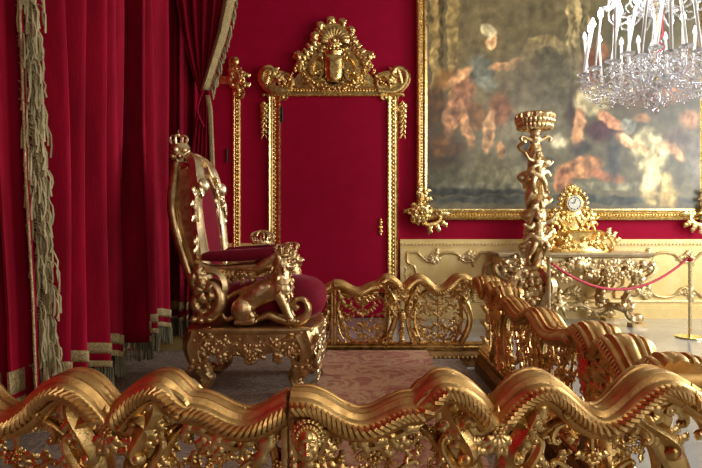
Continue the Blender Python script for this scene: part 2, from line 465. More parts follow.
        garland(m, bez([(X(300), -.1, cz(63)), (X(307), -.12, cz(78)), (X(320), -.12, cz(88)), (X(334), -.13, cz(90))], 8), .045)
        garland(m, bez([(X(300), -.1, cz(64)), (X(292), -.1, cz(78)), (X(283), -.1, cz(87)), (X(278), -.09, cz(85))], 8), .04)
    m.build('crest_scrollwork', M['frame'], t)
    m = MB()
    for k in range(-5, 6):
        leaf(m, pl, (0, cz(44)), PI/2+k*.29, .38-.012*abs(k), .05, -k*.06, .07, rise=1.2, lobes=2)
        a = PI/2+k*.29; leaf(m, pl, (math.cos(a)*.24, cz(44)+math.sin(a)*.26), a+.35*(-1)**k, .15, .036, .9*(-1)**k, .10, rise=.8)
    for k in range(-3, 4): leaf(m, pl, (0, cz(42)), -PI/2+k*.4, .15, .032, k*.3, .10, rise=.8)
    m.ball((0, -.12, cz(43)), .05, .05, .05)
    m.build('shell', M['frame'], t)
    m = MB()
    m.lathe((0, -.07, cz(60)), [(.12, -.04), (.135, -.02), (.11, .0), (.12, .04), (.135, .08), (.15, .11), (.12, .12)], 16, .05, 8, 1, .5)
    for k in range(9):
        a = PI*k/8; m.ball((.14*math.cos(a), -.07-.08*math.sin(a), cz(60)+.13), .028, nu=7, nv=5)
    m.build('crest_crown', M['frame'], t)
    m = MB()
    zs = [cz(85), cz(80), cz(72), cz(62), cz(58)]; ws = [.06, .135, .145, .15, .155]
    rows = []
    for z, w_ in zip(zs, ws):
        for k in range(9):
            a = -1+2*k/8; rows.append((w_*a, -.10-.07*math.sqrt(max(0, 1-a*a))-.01, z))
    fs = [(i*9+k, i*9+k+1, (i+1)*9+k+1, (i+1)*9+k) for i in range(4) for k in range(8)]
    m.add(rows, fs)
    nb = len(rows); m.add([(x, -.05, z) for x, y, z in rows], fs)
    shield = m.build('shield', M['frame'], t)
    mod = shield.modifiers.new('thick', 'SOLIDIFY'); mod.thickness = .012
    m = MB(); m.box(-.05, .05, -.19, -.165, cz(81), cz(61)); m.build('shield_pale', M['clock'], shield)
    # door leaf in red fabric
    m = MB(); xa, xb = x0+.08, x1-.075
    m.box(o.x+xa, o.x+xb, YS-.035, YS-.003, .02, q(0, 98)[1])
    d = struct(m.build('door_1', M['damask'], smooth=False))
    m = MB(); zc = q(0, 227)[1]; hx = o.x+q(380.5, 0)[0]
    for k, (r, dz) in enumerate(((.02, .11), (.035, .07), (.02, .035), (.04, 0), (.02, -.035), (.035, -.07), (.02, -.11))):
        m.ball((hx, YS-.045, zc+dz), r, .02, .028)
    m.sweep([(hx, YS-.05, zc), (hx, YS-.09, zc), (hx-.03, YS-.10, zc-.0)], .012, B=(0, 0, 1))
    m.build('door_handle', M['clock'], d)
    for y in (115, 300):
        m = MB(); m.lathe((o.x+q(282.5, 0)[0], YS-.05, q(0, y+8)[1]), [(.014, 0), (.014, .24)], 8)
        m.build('hinge', M['dark'], d)
    return t
door_surround()

# second surround, mostly behind the curtain
def pier_frame():
    YS = YW-.001; S = YS/F
    q = lambda x, y: ((x-237)*S, 1.45-(y-222)*S)
    t = thing('door_surround', 'narrow carved gilt frame half hidden behind the tied back curtain', 'door surround', (P(237, 0, YS).x, YS, 0))
    pl = lambda x, y, d=0: V((x, -d, y))
    m = MB()
    m.extr([(0, 0, 0), (0, 0, q(0, 85)[1])], (1, 0, 0), [(-.06, 0), (-.06, .05), (-.03, .07), (0, .035), (.03, .06), (.06, .05), (.06, 0)])
    z = .04
    while z < q(0, 90)[1]:
        m.ball((-.005, -.05, z), .026, .02, .026, nu=7, nv=5); m.ball((.035, -.06, z+.03), .013, .013, .02, nu=6, nv=4); z += .058
    m.build('stile', M['frame'], t)
    m = MB(); zt = q(0, 80)[1]
    m.box(-.34, .06, -.06, 0, zt-.08, zt+.04)
    m.build('lintel', M['frame'], t)
    m = MB()
    scr(m, pl, (.0, q(0, 70)[1]), (-.06, q(0, 86)[1]), 'C', .04, flip=-1, turns=.8, d=.06, leaves=3, lw=.035)
    scr(m, pl, (-.02, q(0, 62)[1]), (.04, q(0, 96)[1]), 'S', .035, flip=-1, turns=.7, d=.06, leaves=2)
    m.ball((-.01, -.08, q(0, 63)[1]), .07, .05, .08); m.ball((.03, -.07, q(0, 91)[1]), .05, .04, .05)
    for k in range(7): leaf(m, pl, (-.02, q(0, 78)[1]), PI/2-1.5+k*.4, .17, .035, -.8, .07)
    m.build('corner_scroll', M['frame'], t)
    m = MB(); m.box(XL+.02+.0, P(234.5, 0, YS).x, YS-.03, YS-.003, 1.22, zt+.0)
    d = struct(m.build('door_2', M['damask'], smooth=False))
    m = MB(); m.lathe((P(227.5, 0, YS).x, YS-.045, P(0, 163, YS).z), [(.014, 0), (.014, .22)], 8); m.build('hinge', M['dark'], d)
pier_frame()

# ------------------------------------------------------------------ painting
def painting():
    YP = YW-.002; S = YP/F
    xl, xr = P(427, 0, YP).x, P(698, 0, YP).x; zb, zt = P(0, 209, YP).z, P(0, -70, YP).z
    t = thing('framed_painting', 'huge hazy figure painting in a gilt frame above the console table', 'painting', ((xl+xr)/2, YP, zb))
    cx = (xl+xr)/2; W = xr-xl; H = zt-zb
    NX, NZ = 260, 250
    def srgb(c): return tuple(((v/255)/12.92 if v/255 <= .04045 else (((v/255)+.055)/1.055)**2.4) for v in c)
    # a generic crowd scene: steps, columns, drapery and limbs as soft strokes, px coordinates of the picture
    bl = [ # cx,cy,rx,ry,rot,colour,hardness
     (470, 60, 90, 90, 0, (112, 100, 74), .2), (560, 40, 60, 80, 0, (96, 88, 66), .2), (640, 100, 90, 90, 0, (84, 80, 68), .2),
     (436, 20, 7, 110, 0, (150, 128, 84), .9), (441, 20, 2.5, 110, 0, (88, 76, 52), .8), (452, 10, 6, 100, 0, (140, 122, 82), .9), (545, 60, 27, 26, 0, (142, 124, 88), .9), (545, 66, 17, 20, 0, (82, 76, 60), .9),
     (577, 20, 12, 90, 0, (160, 142, 106), .9), (583, 20, 4, 90, 0, (98, 92, 74), .8), (571, 20, 1.6, 90, 0, (112, 100, 76), .8), (574, 84, 21, 4, 0, (166, 144, 106), .9), (574, 92, 24, 3.5, 0, (120, 104, 78), .9),
     (560, 90, 70, 60, 0, (90, 86, 74), .25), (440, 150, 30, 50, 0, (76, 64, 46), .3), (432, 105, 16, 26, .2, (86, 62, 38), .4), (446, 80, 14, 12, 0, (136, 98, 56), .4),
     (520, 140, 60, 50, 0, (112, 108, 96), .3), (500, 176, 80, 14, 0, (104, 102, 86), .5), (470, 190, 90, 6, 0, (58, 62, 60), .7), (560, 186, 140, 5, 0, (112, 112, 98), .6), (560, 200, 160, 5, 0, (66, 72, 72), .7), (430, 178, 50, 10, 0, (88, 88, 72), .4),
     # left standing draped figures
     (462, 96, 12, 28, .35, (146, 98, 74), .75), (452, 116, 10, 22, .3, (158, 112, 84), .75), (472, 118, 18, 16, .1, (120, 84, 52), .5), (500, 110, 14, 20, -.1, (128, 84, 58), .5),
     (480, 72, 15, 18, -.2, (96, 102, 100), .6), (486, 84, 13, 8, .2, (120, 126, 122), .5), (458, 78, 18, 6, -.7, (182, 136, 100), .7), (505, 66, 20, 5, -.25, (178, 132, 98), .7),
     (490, 42, 7, 8, 0, (196, 150, 112), .8), (488, 32, 9, 6, .2, (186, 176, 150), .6), (488, 132, 6, 24, .15, (182, 138, 104), .7), (466, 128, 6, 24, -.2, (172, 126, 92), .7), (520, 78, 22, 30, 0, (100, 92, 78), .2),
     (500, 150, 4, 10, -.3, (176, 132, 98), .7), (440, 146, 12, 14, .3, (112, 78, 48), .5), (452, 150, 14, 8, -.2, (90, 66, 44), .5),
     (536, 130, 9, 18, .2, (104, 92, 84), .3), (531, 150, 12, 14, 0, (62, 60, 60), .4),
     # right hand crowd
     (590, 70, 12, 30, .1, (110, 62, 48), .4), (600, 52, 8, 10, 0, (142, 96, 70), .5), (640, 86, 40, 30, 0, (88, 62, 50), .3), (575, 110, 12, 24, .2, (72, 58, 54), .4),
     (592, 100, 22, 16, -.4, (168, 160, 132), .6), (577, 128, 7, 22, .15, (176, 128, 96), .7), (600, 130, 18, 12, 0, (74, 40, 44), .5), (610, 122, 18, 6, .6, (188, 128, 96), .7), (558, 142, 10, 9, .2, (168, 162, 148), .5),
     (578, 168, 24, 11, -.15, (158, 110, 76), .8), (562, 180, 10, 14, .3, (150, 100, 72), .8), (604, 176, 20, 6, .3, (160, 102, 74), .6), (580, 148, 12, 10, 0, (66, 60, 60), .5),
     (648, 152, 20, 24, -.2, (168, 160, 130), .75), (630, 144, 20, 6, .5, (196, 146, 112), .7), (672, 150, 15, 6, .8, (188, 140, 106), .7), (626, 127, 8, 9, 0, (120, 124, 124), .7),
     (658, 192, 20, 20, -.2, (156, 140, 98), .7), (668, 200, 12, 14, .3, (150, 128, 84), .5), (650, 176, 8, 20, .3, (196, 184, 148), .5), (640, 120, 10, 6, 0, (150, 108, 80), .5),
     (688, 120, 14, 12, 0, (150, 108, 84), .5), (680, 140, 22, 12, .4, (96, 82, 76), .4), (694, 160, 14, 30, 0, (108, 104, 100), .3), (612, 160, 10, 26, 0, (72, 72, 76), .4), (540, 168, 14, 12, 0, (56, 56, 52), .4),
     (700, 60, 30, 30, 0, (120, 96, 74), .3), (670, 90, 18, 14, 0, (142, 100, 78), .4), (560, -30, 150, 40, 0, (120, 112, 90), .3)]
    base = (98, 94, 78)
    m = MB(); vs = []; cols = []
    for j in range(NZ+1):
        for i in range(NX+1):
            x = xl+W*i/NX; z = zb+H*j/NZ
            px = 356+x/S; py = 222-(z-1.45)/S
            c = list(base)
            wx = px+3.5*noise.noise(V((px*.06, py*.06, 0)))+1.6*noise.noise(V((px*.2, py*.2, 2))); wy = py+3.5*noise.noise(V((px*.06, py*.06, 7)))+1.6*noise.noise(V((px*.2, py*.2, 4)))
            for bx, by, rx, ry, rot, col, hd in bl:
                dx, dy = wx-bx, wy-by
                if abs(dx) > 2*max(rx, ry) or abs(dy) > 2*max(rx, ry): continue
                a = dx*math.cos(rot)+dy*math.sin(rot); b = -dx*math.sin(rot)+dy*math.cos(rot)
                d2 = math.sqrt((a/rx)**2+(b/ry)**2)
                e0 = hd; e1 = 1+.3*(1-hd)
                k = 1 if d2 < e0 else (0 if d2 > e1 else 1-(d2-e0)/(e1-e0)); k = k*k*(3-2*k)
                sh = 1+(.55*noise.noise(V((wx*.12, wy*.12, bx)))+.3*noise.noise(V((wx*.3, wy*.2, by))))*hd
                k *= .9
                for q_ in range(3): c[q_] = c[q_]*(1-k)+col[q_]*sh*k
            n_ = 1+.08*noise.noise(V((px*.35, py*.35, 3)))+.16*noise.noise(V((px*.06, py*.06, 9)))+.16*noise.noise(V((px*.15, py*.13, 5)))
            g_ = (c[0]+c[1]+c[2])/3; c = [g_+(v-g_)*.72 for v in c]; c = [(v-92)*1.4+98 for v in c]; c = [c[0]*1.08, c[1]*1.02, c[2]*.86]
            cols.append(srgb([max(0, min(255, v*n_)) for v in c])+(1,))
            vs.append((x-cx, -.05, z-zb))
    fs = [(j*(NX+1)+i, j*(NX+1)+i+1, (j+1)*(NX+1)+i+1, (j+1)*(NX+1)+i) for j in range(NZ) for i in range(NX)]
    m.add(vs, fs)
    mt, n, b = new_mat('oil_paint')
    at = n.nodes.new('ShaderNodeVertexColor'); at.layer_name = 'pigment'
    n.links.new(at.outputs[0], b.inputs['Base Color']); b.inputs['Roughness'].default_value = .42
    b.inputs['Specular IOR Level'].default_value = .42
    bump(n, b, noise_node(n, 60, 5), .25, .004)
    me = bpy.data.meshes.new('canvas'); me.from_pydata(m.v, [], m.f)
    ca = me.color_attributes.new('pigment', 'FLOAT_COLOR', 'POINT')
    flat = [v for c in cols for v in c]; ca.data.foreach_set('color', flat)
    me.materials.append(mt); ob = bpy.data.objects.new('canvas', me); C.objects.link(ob); ob.parent = t
    # frame
    prof = [(0, 0), (.0, .09), (.03, .11), (.055, .08), (.09, .06), (.12, .075), (.14, .055), (.165, .05), (.165, 0)]  # (outer->inner, height)
    def side(a, b, inward, nm='frame_rail'):
        m = MB(); a, b, inward = V(a), V(b), V(inward)
        p = [(pa, pb) for pa, pb in prof]
        vs = []
        for e_, pt in enumerate((a, b)):
            for pa, pb in p: vs.append(pt + inward*pa + V((0, -pb, 0)))
        k = len(p); m.add(vs, [(i, (i+1) % k, k+(i+1) % k, k+i) for i in range(k)]+[tuple(range(k)), tuple(range(2*k-1, k-1, -1))])
        L = (b-a).length; nn = int(L/.045)
        for i in range(nn):
            c = a.lerp(b, (i+.5)/nn)
            m.ball(c+inward*.075+V((0, -.07, 0)), .021, .016, .021, nu=6, nv=4)
            m.ball(c+inward*.022+V((0, -.105, 0)), .016, .014, .016, nu=5, nv=4)
            m.ball(c+inward*.125+V((0, -.075, 0)), .010, nu=5, nv=4)
        m.build(nm, M['frame'], t)
    o = .165; w2 = W/2
    side((-w2-o, 0, -o), (w2+o, 0, -o), (0, 0, 1)); side((-w2-o, 0, -o), (-w2-o, 0, H+o), (1, 0, 0))
    side((w2+o, 0, -o), (w2+o, 0, H+o), (-1, 0, 0)); side((-w2-o, 0, H+o), (w2+o, 0, H+o), (0, 0, -1))
    pl = lambda x, y, d=0: V((x, -d, y))
    for sx_ in (-1, 1):
        m = MB(); c = (sx_*(w2+.11), -.09)
        scr(m, pl, (c[0]+sx_*.08, .02), (c[0]+sx_*.03, .24), 'C', .035, flip=-sx_, turns=.9, d=.12, leaves=3, lw=.035)
        scr(m, pl, (c[0]-sx_*.05, -.17), (c[0]-sx_*.28, -.12), 'C', .035, flip=-sx_, turns=.9, d=.12, leaves=3, lw=.035)
        scr(m, pl, (c[0]+sx_*.1, -.16), (c[0]+sx_*.13, .0), 'S', .028, flip=sx_, d=.1, leaves=2)
        for k in range(9): leaf(m, pl, (c[0]-sx_*.0, c[1]+.03), k*.7, .2, .042, .8, .12, rise=.8)
        for k in range(14):
            a = k*.45; m.ball((c[0]+.13*math.cos(a)*(1+.3*(k % 2)), -.14, c[1]+.03+.13*math.sin(a)*(1+.3*(k % 2))), .03, nu=6, nv=4)
        flower(m, pl, (c[0], c[1]+.03), .08, .15)
        leaf(m, pl, (c[0]-sx_*.2, c[1]+.02), PI if sx_ > 0 else 0, .25, .04, 0, .11)
        leaf(m, pl, (c[0]+sx_*.02, c[1]+.25), PI/2, .2, .04, 0, .11)
        m.build('corner_ornament', M['frame'], t)
painting()
# ------------------------------------------------------------------ throne dais
YB0, YB1 = 1.93, 5.50
m = MB(); m.box(XL, 1.03, 2.03, 5.43, 0, .09); lower = m.build('dais_step', M['greyc'], smooth=False)
tag(lower, 'low carpeted step along the edge of the throne dais', 'step')
m = MB(); m.box(XL, .70, 2.03, 5.43, .091, .172); up = m.build('dais_platform', M['greyc'], smooth=False)
tag(up, 'raised throne dais covered in dark brown carpet', 'dais')
# rose carpet laid on the dais in front of the throne, with a slightly wavy left edge
m = MB(); xs = [.71]; n = 30
L_ = [(-.30+.02*math.sin(k*.9)+.01*math.sin(k*2.3), 2.04+3.37*k/n) for k in range(n+1)]
vs = [(x, y, .173) for x, y in L_]+[(.700, y, .173) for x, y in L_]+[(x, y, .180) for x, y in L_]+[(.700, y, .180) for x, y in L_]
N1 = n+1
fs = [(k, k+1, N1+k+1, N1+k) for k in range(n)]+[(2*N1+k, 3*N1+k, 3*N1+k+1, 2*N1+k+1) for k in range(n)]
fs += [(k, 2*N1+k, 2*N1+k+1, k+1) for k in range(n)]+[(N1+k, N1+k+1, 3*N1+k+1, 3*N1+k) for k in range(n)]
fs += [(0, N1, 3*N1, 2*N1), (n, 2*N1+n, 3*N1+n, N1+n)]
m.add(vs, fs)
tag(m.build('rug', M['pink'], smooth=False), 'faded rose patterned rug laid over the dais before the throne', 'rug')

# ------------------------------------------------------------------ balustrade
def keyfn(keys):
    def f(t):
        if t <= keys[0][0]: return keys[0][1]
        for (a, za, _), (b, zb, cusp) in zip(keys, keys[1:]):
            if t <= b:
                u = (t-a)/(b-a)
                if cusp == 1: return zb+(za-zb)*math.cos(u*PI/2)**.9          # falling into a cusp
                if cusp == 2: return za+(zb-za)*math.sin(u*PI/2)**.9          # rising out of a cusp
                return za+(zb-za)*(.5-.5*math.cos(PI*u))
        return keys[-1][1]
    return f
def bal_keys(s1, L):
    # s1: stretch of the middle span
    k = [(0, .868, 0), (.20+s1*.3, .79, 0), (.38+s1, .85, 0), (.49+s1, .925, 0), (.665+s1, .795, 1), (.82+s1, .925, 2), (1.03+s1, .80, 0),
         (1.235+s1, .935, 0), (1.46+s1, .84, 0)]
    if L > 1.5+s1: k.append((L+.01, .80, 0))
    return k
_h = [(.018, .028), (.026, .017), (.032, .017), (.036, .027), (.048, .028), (.056, .016), (.060, .006), (.066, .006), (.072, .015), (.084, .012), (.091, .0), (.088, -.016), (.076, -.022), (.070, -.034), (.076, -.046), (.068, -.062), (.05, -.070)]
RP = [(-a, b) for a, b in _h[::-1]] + [(0, .031)] + _h
def half_balustrade(root, sg, L, s1, rnd, t0=0.0):
    """local frame: x along (sg*t), y lateral, z up"""
    rs = random.Random(rnd)
    f = keyfn(bal_keys(s1, L))
    X = lambda t: sg*t
    cl = lambda x, y, z: (sg*min(L, max(t0+.003, sg*x)), y, z)
    pk = .62+s1
    def wid(t):
        g = lambda c, s_: math.exp(-((t-c)/s_)**2)
        return 1.0+.25*g(.49+s1, .1)+.25*g(.82+s1, .1)+.25*g(1.235+s1, .1)
    # handrail pieces: span / pair / span, broken at the cusp
    def piece(a, b, nm, mat=M['rail'], n=None):
        b = min(b, L)
        if b-a < .04: return
        m = MB(); n = n or int((b-a)/.018)
        ts = [a+(b-a)*i/n for i in range(n+1)]
        pts = [(X(t), 0, f(t)-.03) for t in ts]
        pr = RP if sg > 0 else RP[::-1]
        m.extr(pts if sg > 0 else pts, (0, -sg, 0), pr, wsc=lambda u: wid(a+(b-a)*u))
        # row of small studs on the flat and a gadrooned leaf edge on both flanks
        s_ = 0.0; last = None; t = a+.01; k = 0
        while t < b-.01:
            z = f(t)-.03; sl = (f(t+.004)-f(t-.004))/.008; al = math.atan2(sl, 1); wv = wid(t)
            nx, nz = -math.sin(al), math.cos(al); tx, tz = math.cos(al), math.sin(al)
            for sd in (-1, 1):
                c0 = V((X(t-tx*.016+nx*.006), sd*.080*wv, z-tz*.016+nz*.006)); c1 = V((X(t+tx*.026-nx*.044), sd*.088*wv, z+tz*.026-nz*.044))
                c2 = V((X(t+tx*.004-nx*.014), sd*.103*wv, z+tz*.004-nz*.014)); c3 = V((X(t+tx*.018-nx*.032), sd*.100*wv, z+tz*.018-nz*.032))
                m.sweep([c0, c2, c3, c1], [.004, .0095, .0095, .003], B=(0, 1, 0), seg=5)
                if k % 4 == 0: m.ball((X(t), sd*.029*wv, z+.019), .0045, nu=5, nv=4)
            dt = .0195/math.sqrt(1+sl*sl); t += dt; k += 1
        return m.clamp(cl).build(nm, mat, root)
    piece(t0, .43+s1, 'handrail'); piece(.425+s1, .662+s1, 'handrail'); piece(.668+s1, .89+s1, 'handrail'); piece(.885+s1, 1.32+s1, 'handrail')
    piece(1.325+s1, L, 'handrail')
    # base moulding and bottom rail
    m = MB()
    m.extr([(X(t0), 0, 0), (X(L), 0, 0)], (0, -sg, 0), [(-.095, 0), (-.095, .05), (-.085, .07), (-.085, .115), (-.07, .13), (-.065, .15), (.065, .15), (.07, .13), (.085, .115), (.085, .07), (.095, .05), (.095, 0)][::sg])
    t = t0+.03
    while t < L-.02:
        for sd in (-1, 1):
            m.ball((X(t), sd*.088, .09), .016, .01, .02, nu=6, nv=4)
        t += .045
    m.build('plinth', M['base'], root)
    m = MB()
    m.extr([(X(t0), 0, .19), (X(L), 0, .19)], (0, -sg, 0), [(-.055, -.035), (-.06, 0), (-.045, .012), (-.05, .03), (-.03, .04), (.03, .04), (.05, .03), (.045, .012), (.06, 0), (.055, -.035)][::sg])
    m.build('bottom_rail', M['bal'], root)
    # legs
    lp = [(-.024, -.034), (-.012, -.045), (0, -.038), (.012, -.045), (.024, -.034), (.03, -.012), (.024, .01), (.03, .025), (.018, .036), (0, .032), (-.018, .036), (-.03, .025), (-.024, .01), (-.03, -.012)]
    LP = [(b*1.5, a*1.2) for a, b in lp]
    def leg(ctrl, nm='scroll_post'):
        m = MB(); pts = bez([(X(t), 0, z) for t, z in ctrl], 7)
        m.extr(pts, (0, -1, 0), LP, wsc=lambda u: 1.15-.25*math.sin(PI*u), hsc=lambda u: .75+.55*math.sin(PI*min(1, u*1.3))**2)
        return m.build(nm, M['bal'], root)
    cc = .648+s1
    leg([(cc-.150, .875), (cc-.105, .79), (cc-.12, .70), (cc-.065, .60), (cc-.06, .50), (cc-.10, .36), (cc-.165, .215)])
    leg([(cc+.150, .875), (cc+.105, .79), (cc+.12, .70), (cc+.075, .60), (cc+.06, .50), (cc+.08, .36), (cc+.125, .215)])
    if L > 1.3+s1: leg([(1.22+s1, .875), (1.25+s1, .79), (1.24+s1, .72), (1.30+s1, .60), (1.34+s1, .48), (1.32+s1, .36), (1.25+s1, .215)])
    if L > 1.7+s1: leg([(1.56+s1, .80), (1.53+s1, .72), (1.50+s1, .60), (1.48+s1, .48), (1.50+s1, .36), (1.56+s1, .215)])
    # seam stile
    m = MB(); m.extr([(X(t0+.014), 0, .15), (X(t0+.014), 0, .83)], (0, -1, 0), [(-.045, -.012), (.045, -.012), (.05, 0), (.045, .012), (-.045, .012), (-.05, 0)]); m.build('end_stile', M['bal'], root)
    # carved volutes, leaves under the peaks and in the V of the pair
    pls = [lambda x, y, d=0, s=s_: V((X(x), s*(.052+d), y)) for s_ in (-1, 1)]
    for pl in pls:
        m = MB()
        for s2 in (-1, 1):
            c = cc+s2*.175
            scr(m, pl, (c-s2*.045, .825), (cc+s2*.085, .64), 'S', .027, flip=s2, turns=.95, d=.010, leaves=5, lw=.015, n=40, seg=12, fl=.2)
            scr(m, pl, (cc+s2*.07, .765), (cc+s2*.115, .72), 'C', .020, flip=-s2, turns=1.1, d=.016, n=30, seg=12, fl=.2)
            scr(m, pl, (cc+s2*.15, .70), (cc+s2*.10, .50), 'S', .015, flip=s2, turns=.9, d=.008, leaves=5, lw=.012, n=28, seg=10, fl=.16)
            for k in range(4): leaf(m, pl, (cc+s2*(.20-.035*k), .84-.012*k), -PI/2-s2*(.7-.3*k), .09, .016, s2*1.2, .0, n=9)
            leaf(m, pl, (cc+s2*.10, .62), -PI/2, .16, .020, -s2*.8, .0)
            leaf(m, pl, (cc+s2*.085, .52), PI/2, .14, .018, s2*.6, .0)
            leaf(m, pl, (cc+s2*.14, .25), PI/2+s2*.1, .12, .018, s2*.6, .0)
            scr(m, pl, (cc+s2*.19, .24), (cc+s2*.10, .27), 'C', .014, flip=s2, turns=.9, n=18)
            # roll ends where the rails meet
            scr(m, pl, (c-s2*.02, .855), (c+s2*.075, .80), 'C', .015, flip=-s2, turns=.9, d=.03, n=20)
        for k in range(-3, 4): leaf(m, pl, (cc+.0225, .74), PI/2+k*.42, .085-.008*abs(k), .013, -k*.18, .012, n=9)
        for k in range(-2, 3): leaf(m, pl, (cc+.0225, .73), -PI/2+k*.4, .09, .014, k*.2, .012, n=9)
        flower(m, pl, (cc+.0225, .735), .024, .02)
        m.ball((X(cc+.0), pl(0, 0, 0).y, .50), .042, .02, .062)
        for k in range(5): m.ball((X(cc), pl(0, 0, .016).y, .455+k*.022), .024, .008, .006, nu=6, nv=4)
        flower(m, pl, (cc, .33), .035, 0)
        leaf(m, pl, (cc, .30), -PI/2, .09, .02, 0, 0); leaf(m, pl, (cc, .36), PI/2, .08, .018, 0, 0)
        # corner peak volutes
        c = 1.235+s1
        m.clamp(cl).build('carved_volutes', M['bal'], root)
        if L < 1.3+s1: continue
        m = MB()
        scr(m, pl, (c-.09, .82), (c+.04, .66), 'S', .027, flip=-1, turns=.95, leaves=5, lw=.015, n=40, seg=12, fl=.2)
        scr(m, pl, (c-.18, .74), (c-.05, .70), 'C', .018, flip=-1, turns=1, leaves=2, n=26, seg=10, fl=.14)
        scr(m, pl, (c+.03, .80), (c+.13, .72), 'C', .018, flip=-1, turns=.9, leaves=2, n=20)
        for k in range(4): leaf(m, pl, (c-.06+.05*k, .85), -PI/2-.6+.4*k, .1, .017, .8, 0, n=9)
        m.clamp(cl).build('corner_volutes', M['bal'], root)
    # solid web behind the V of the pair
    m = MB()
    web = [(cc-.16, .86), (cc-.08, .835), (cc+.02, .775), (cc+.12, .835), (cc+.2, .86), (cc+.14, .72), (cc+.06, .66), (cc+.02, .69), (cc-.03, .66), (cc-.11, .72)]
    k = len(web)
    m.add([(X(x), -.054, z) for x, z in web]+[(X(x), .054, z) for x, z in web], [tuple(range(k)), tuple(range(2*k-1, k-1, -1))]+[(i, (i+1) % k, k+(i+1) % k, k+i) for i in range(k)])
    m.clamp(cl).build('web_board', M['bal'], root)
    if s1 > .2:
        m = MB(); ze = f(L)-.085
        m.sweep([(X(L-.045), y_, ze) for y_ in (-.118, -.105, -.05, 0, .05, .105, .118)], [.03, .05, .046, .05, .046, .05, .03], B=(0, 0, 1), seg=12)
        m.build('rail_end_roll', M['rail'], root)
    # openwork panels
    pl = lambda x, y, d=0: V((X(x), d, y))
    def mirror_pair(m, cx, fn):
        fn(lambda x, y, d=0: V((X(cx+x), d, y)), 1); fn(lambda x, y, d=0: V((X(cx-x), d, y)), -1)
    def openwork(cx, hw, z0, z1, centre):
        m = MB(); H = z1-z0
        def side(p, s_):
            T = lambda x, y: (x*hw, z0+y*H)
            D = lambda: rs.uniform(-.018, .018)
            scr(m, p, T(.10, .12), T(.62, .22), 'C', .012, flip=1, leaves=3, d=-.012, mid=1.6)
            scr(m, p, T(.55, .10), T(.88, .30), 'S', .011, flip=1, leaves=3, d=.01)
            scr(m, p, T(.15, .36), T(.70, .44), 'C', .012, flip=1, leaves=3, d=.012, mid=1.8)
            scr(m, p, T(.72, .55), T(.90, .40), 'C', .010, flip=-1, leaves=2, d=-.01)
            scr(m, p, T(.12, .62), T(.60, .70), 'S', .011, flip=-1, leaves=3, d=-.01)
            scr(m, p, T(.62, .84), T(.88, .62), 'C', .011, flip=-1, leaves=3, d=.01)
            scr(m, p, T(.10, .94), T(.52, .84), 'C', .012, flip=-1, leaves=2, d=0, mid=1.5)
            scr(m, p, T(.70, .02), T(1.0, .16), 'C', .010, flip=1, leaves=1, d=0)
            # framing C band
            q_ = bez([(p(*T(.0, 1.0), 0)), (p(*T(.55, .97), 0)), (p(*T(.92, .80), 0)), (p(*T(1.02, .5), 0)), (p(*T(.92, .2), 0)), (p(*T(.65, .0), 0))], 7)
            m.sweep(q_, lambda u: .011+.007*math.sin(PI*u), lambda u: .028, B=(0, 1, 0), seg=8)
            for k in range(26):
                u, v = rs.uniform(.05, .95), rs.uniform(.04, .96)
                leaf(m, p, T(u, v), rs.uniform(0, 6.28), rs.uniform(.035, .07), rs.uniform(.008, .013), rs.uniform(-2, 2), D(), n=7, rise=1)
            for k in range(10):
                u, v = rs.uniform(.08, .9), rs.uniform(.05, .95); flower(m, p, T(u, v), rs.uniform(.012, .018), D()-.004, 5)
        mirror_pair(m, cx, side)
        p = lambda x, y, d=0: V((X(cx+x), d, y))
        m.sweep([p(0, z0, 0), p(0, z0+H*.5, 0), p(0, z1, 0)], .009, .012, seg=6)
        for v in (.1, .3, .5, .7, .88):
            for s2 in (-1, 1):
                leaf(m, p, (0, z0+H*v), PI/2+s2*.7, .075, .013, s2*.9, -.01, n=8); leaf(m, p, (0, z0+H*v), PI/2+s2*.9, .06, .011, s2*1.2, .012, n=8)
        for s2 in (-1, 1): flower(m, lambda x, y, d=0: p(x, y, s2*(.012+d)), (0, z0+H*.74), .03, 0, 7)
        return m.clamp(cl).build('openwork_scrolls', M['bal'], root)
    a, b = t0+.045, cc-.15
    openwork((a+b)/2, (b-a)/2, .23, .76, False)
    if s1 > .2:  # extra rocaille in the longer span
        m = MB()
        for k in range(40):
            leaf(m, pl, (rs.uniform(.05, b), rs.uniform(.24, .76)), rs.uniform(0, 6.28), .08, .014, rs.uniform(-2, 2), rs.uniform(-.02, .02), n=8)
        for k in range(5): scr(m, pl, (.08+.1*k, rs.uniform(.3, .4)), (.14+.1*k, rs.uniform(.6, .72)), 'S', .012, flip=1, leaves=4, d=rs.uniform(-.02, .02))
        m.clamp(cl).build('rocaille', M['bal'], root)
    a, b = cc+.135, 1.25+s1
    if L > 1.3+s1: openwork((a+b)/2, (b-a)/2, .23, .76, True)
    # long sprigs of acanthus hanging below the handrail of the span
    m = MB()
    for pl_ in pls:
        for (x0, x1, kz, fl) in ((t0+.06, .20+s1*.4, .70, 1), (.22+s1*.5, .40+s1, .68, -1)):
            scr(m, pl_, (x0, kz), (x1, kz+.03), 'S', .014, flip=fl, leaves=4, d=-.02, n=24)
        for k in range(7):
            t = t0+.06+k*(.36+s1)/7; leaf(m, pl_, (t, f(t)-.085), -.5, .10, .015, -1.0 if k % 2 else 1.0, -.015, n=9)
        leaf(m, pl_, (t0+.05, .78), -PI/2+.2, .22, .022, .4, -.012); leaf(m, pl_, (t0+.05, .56), -PI/2+.2, .2, .02, .4, -.012)
        for k in range(6): flower(m, pl_, (t0+.04+.01*(k % 2), .25+.09*k), .02, -.01, 5)
    m.clamp(cl).build('acanthus_sprays', M['bal'], root)
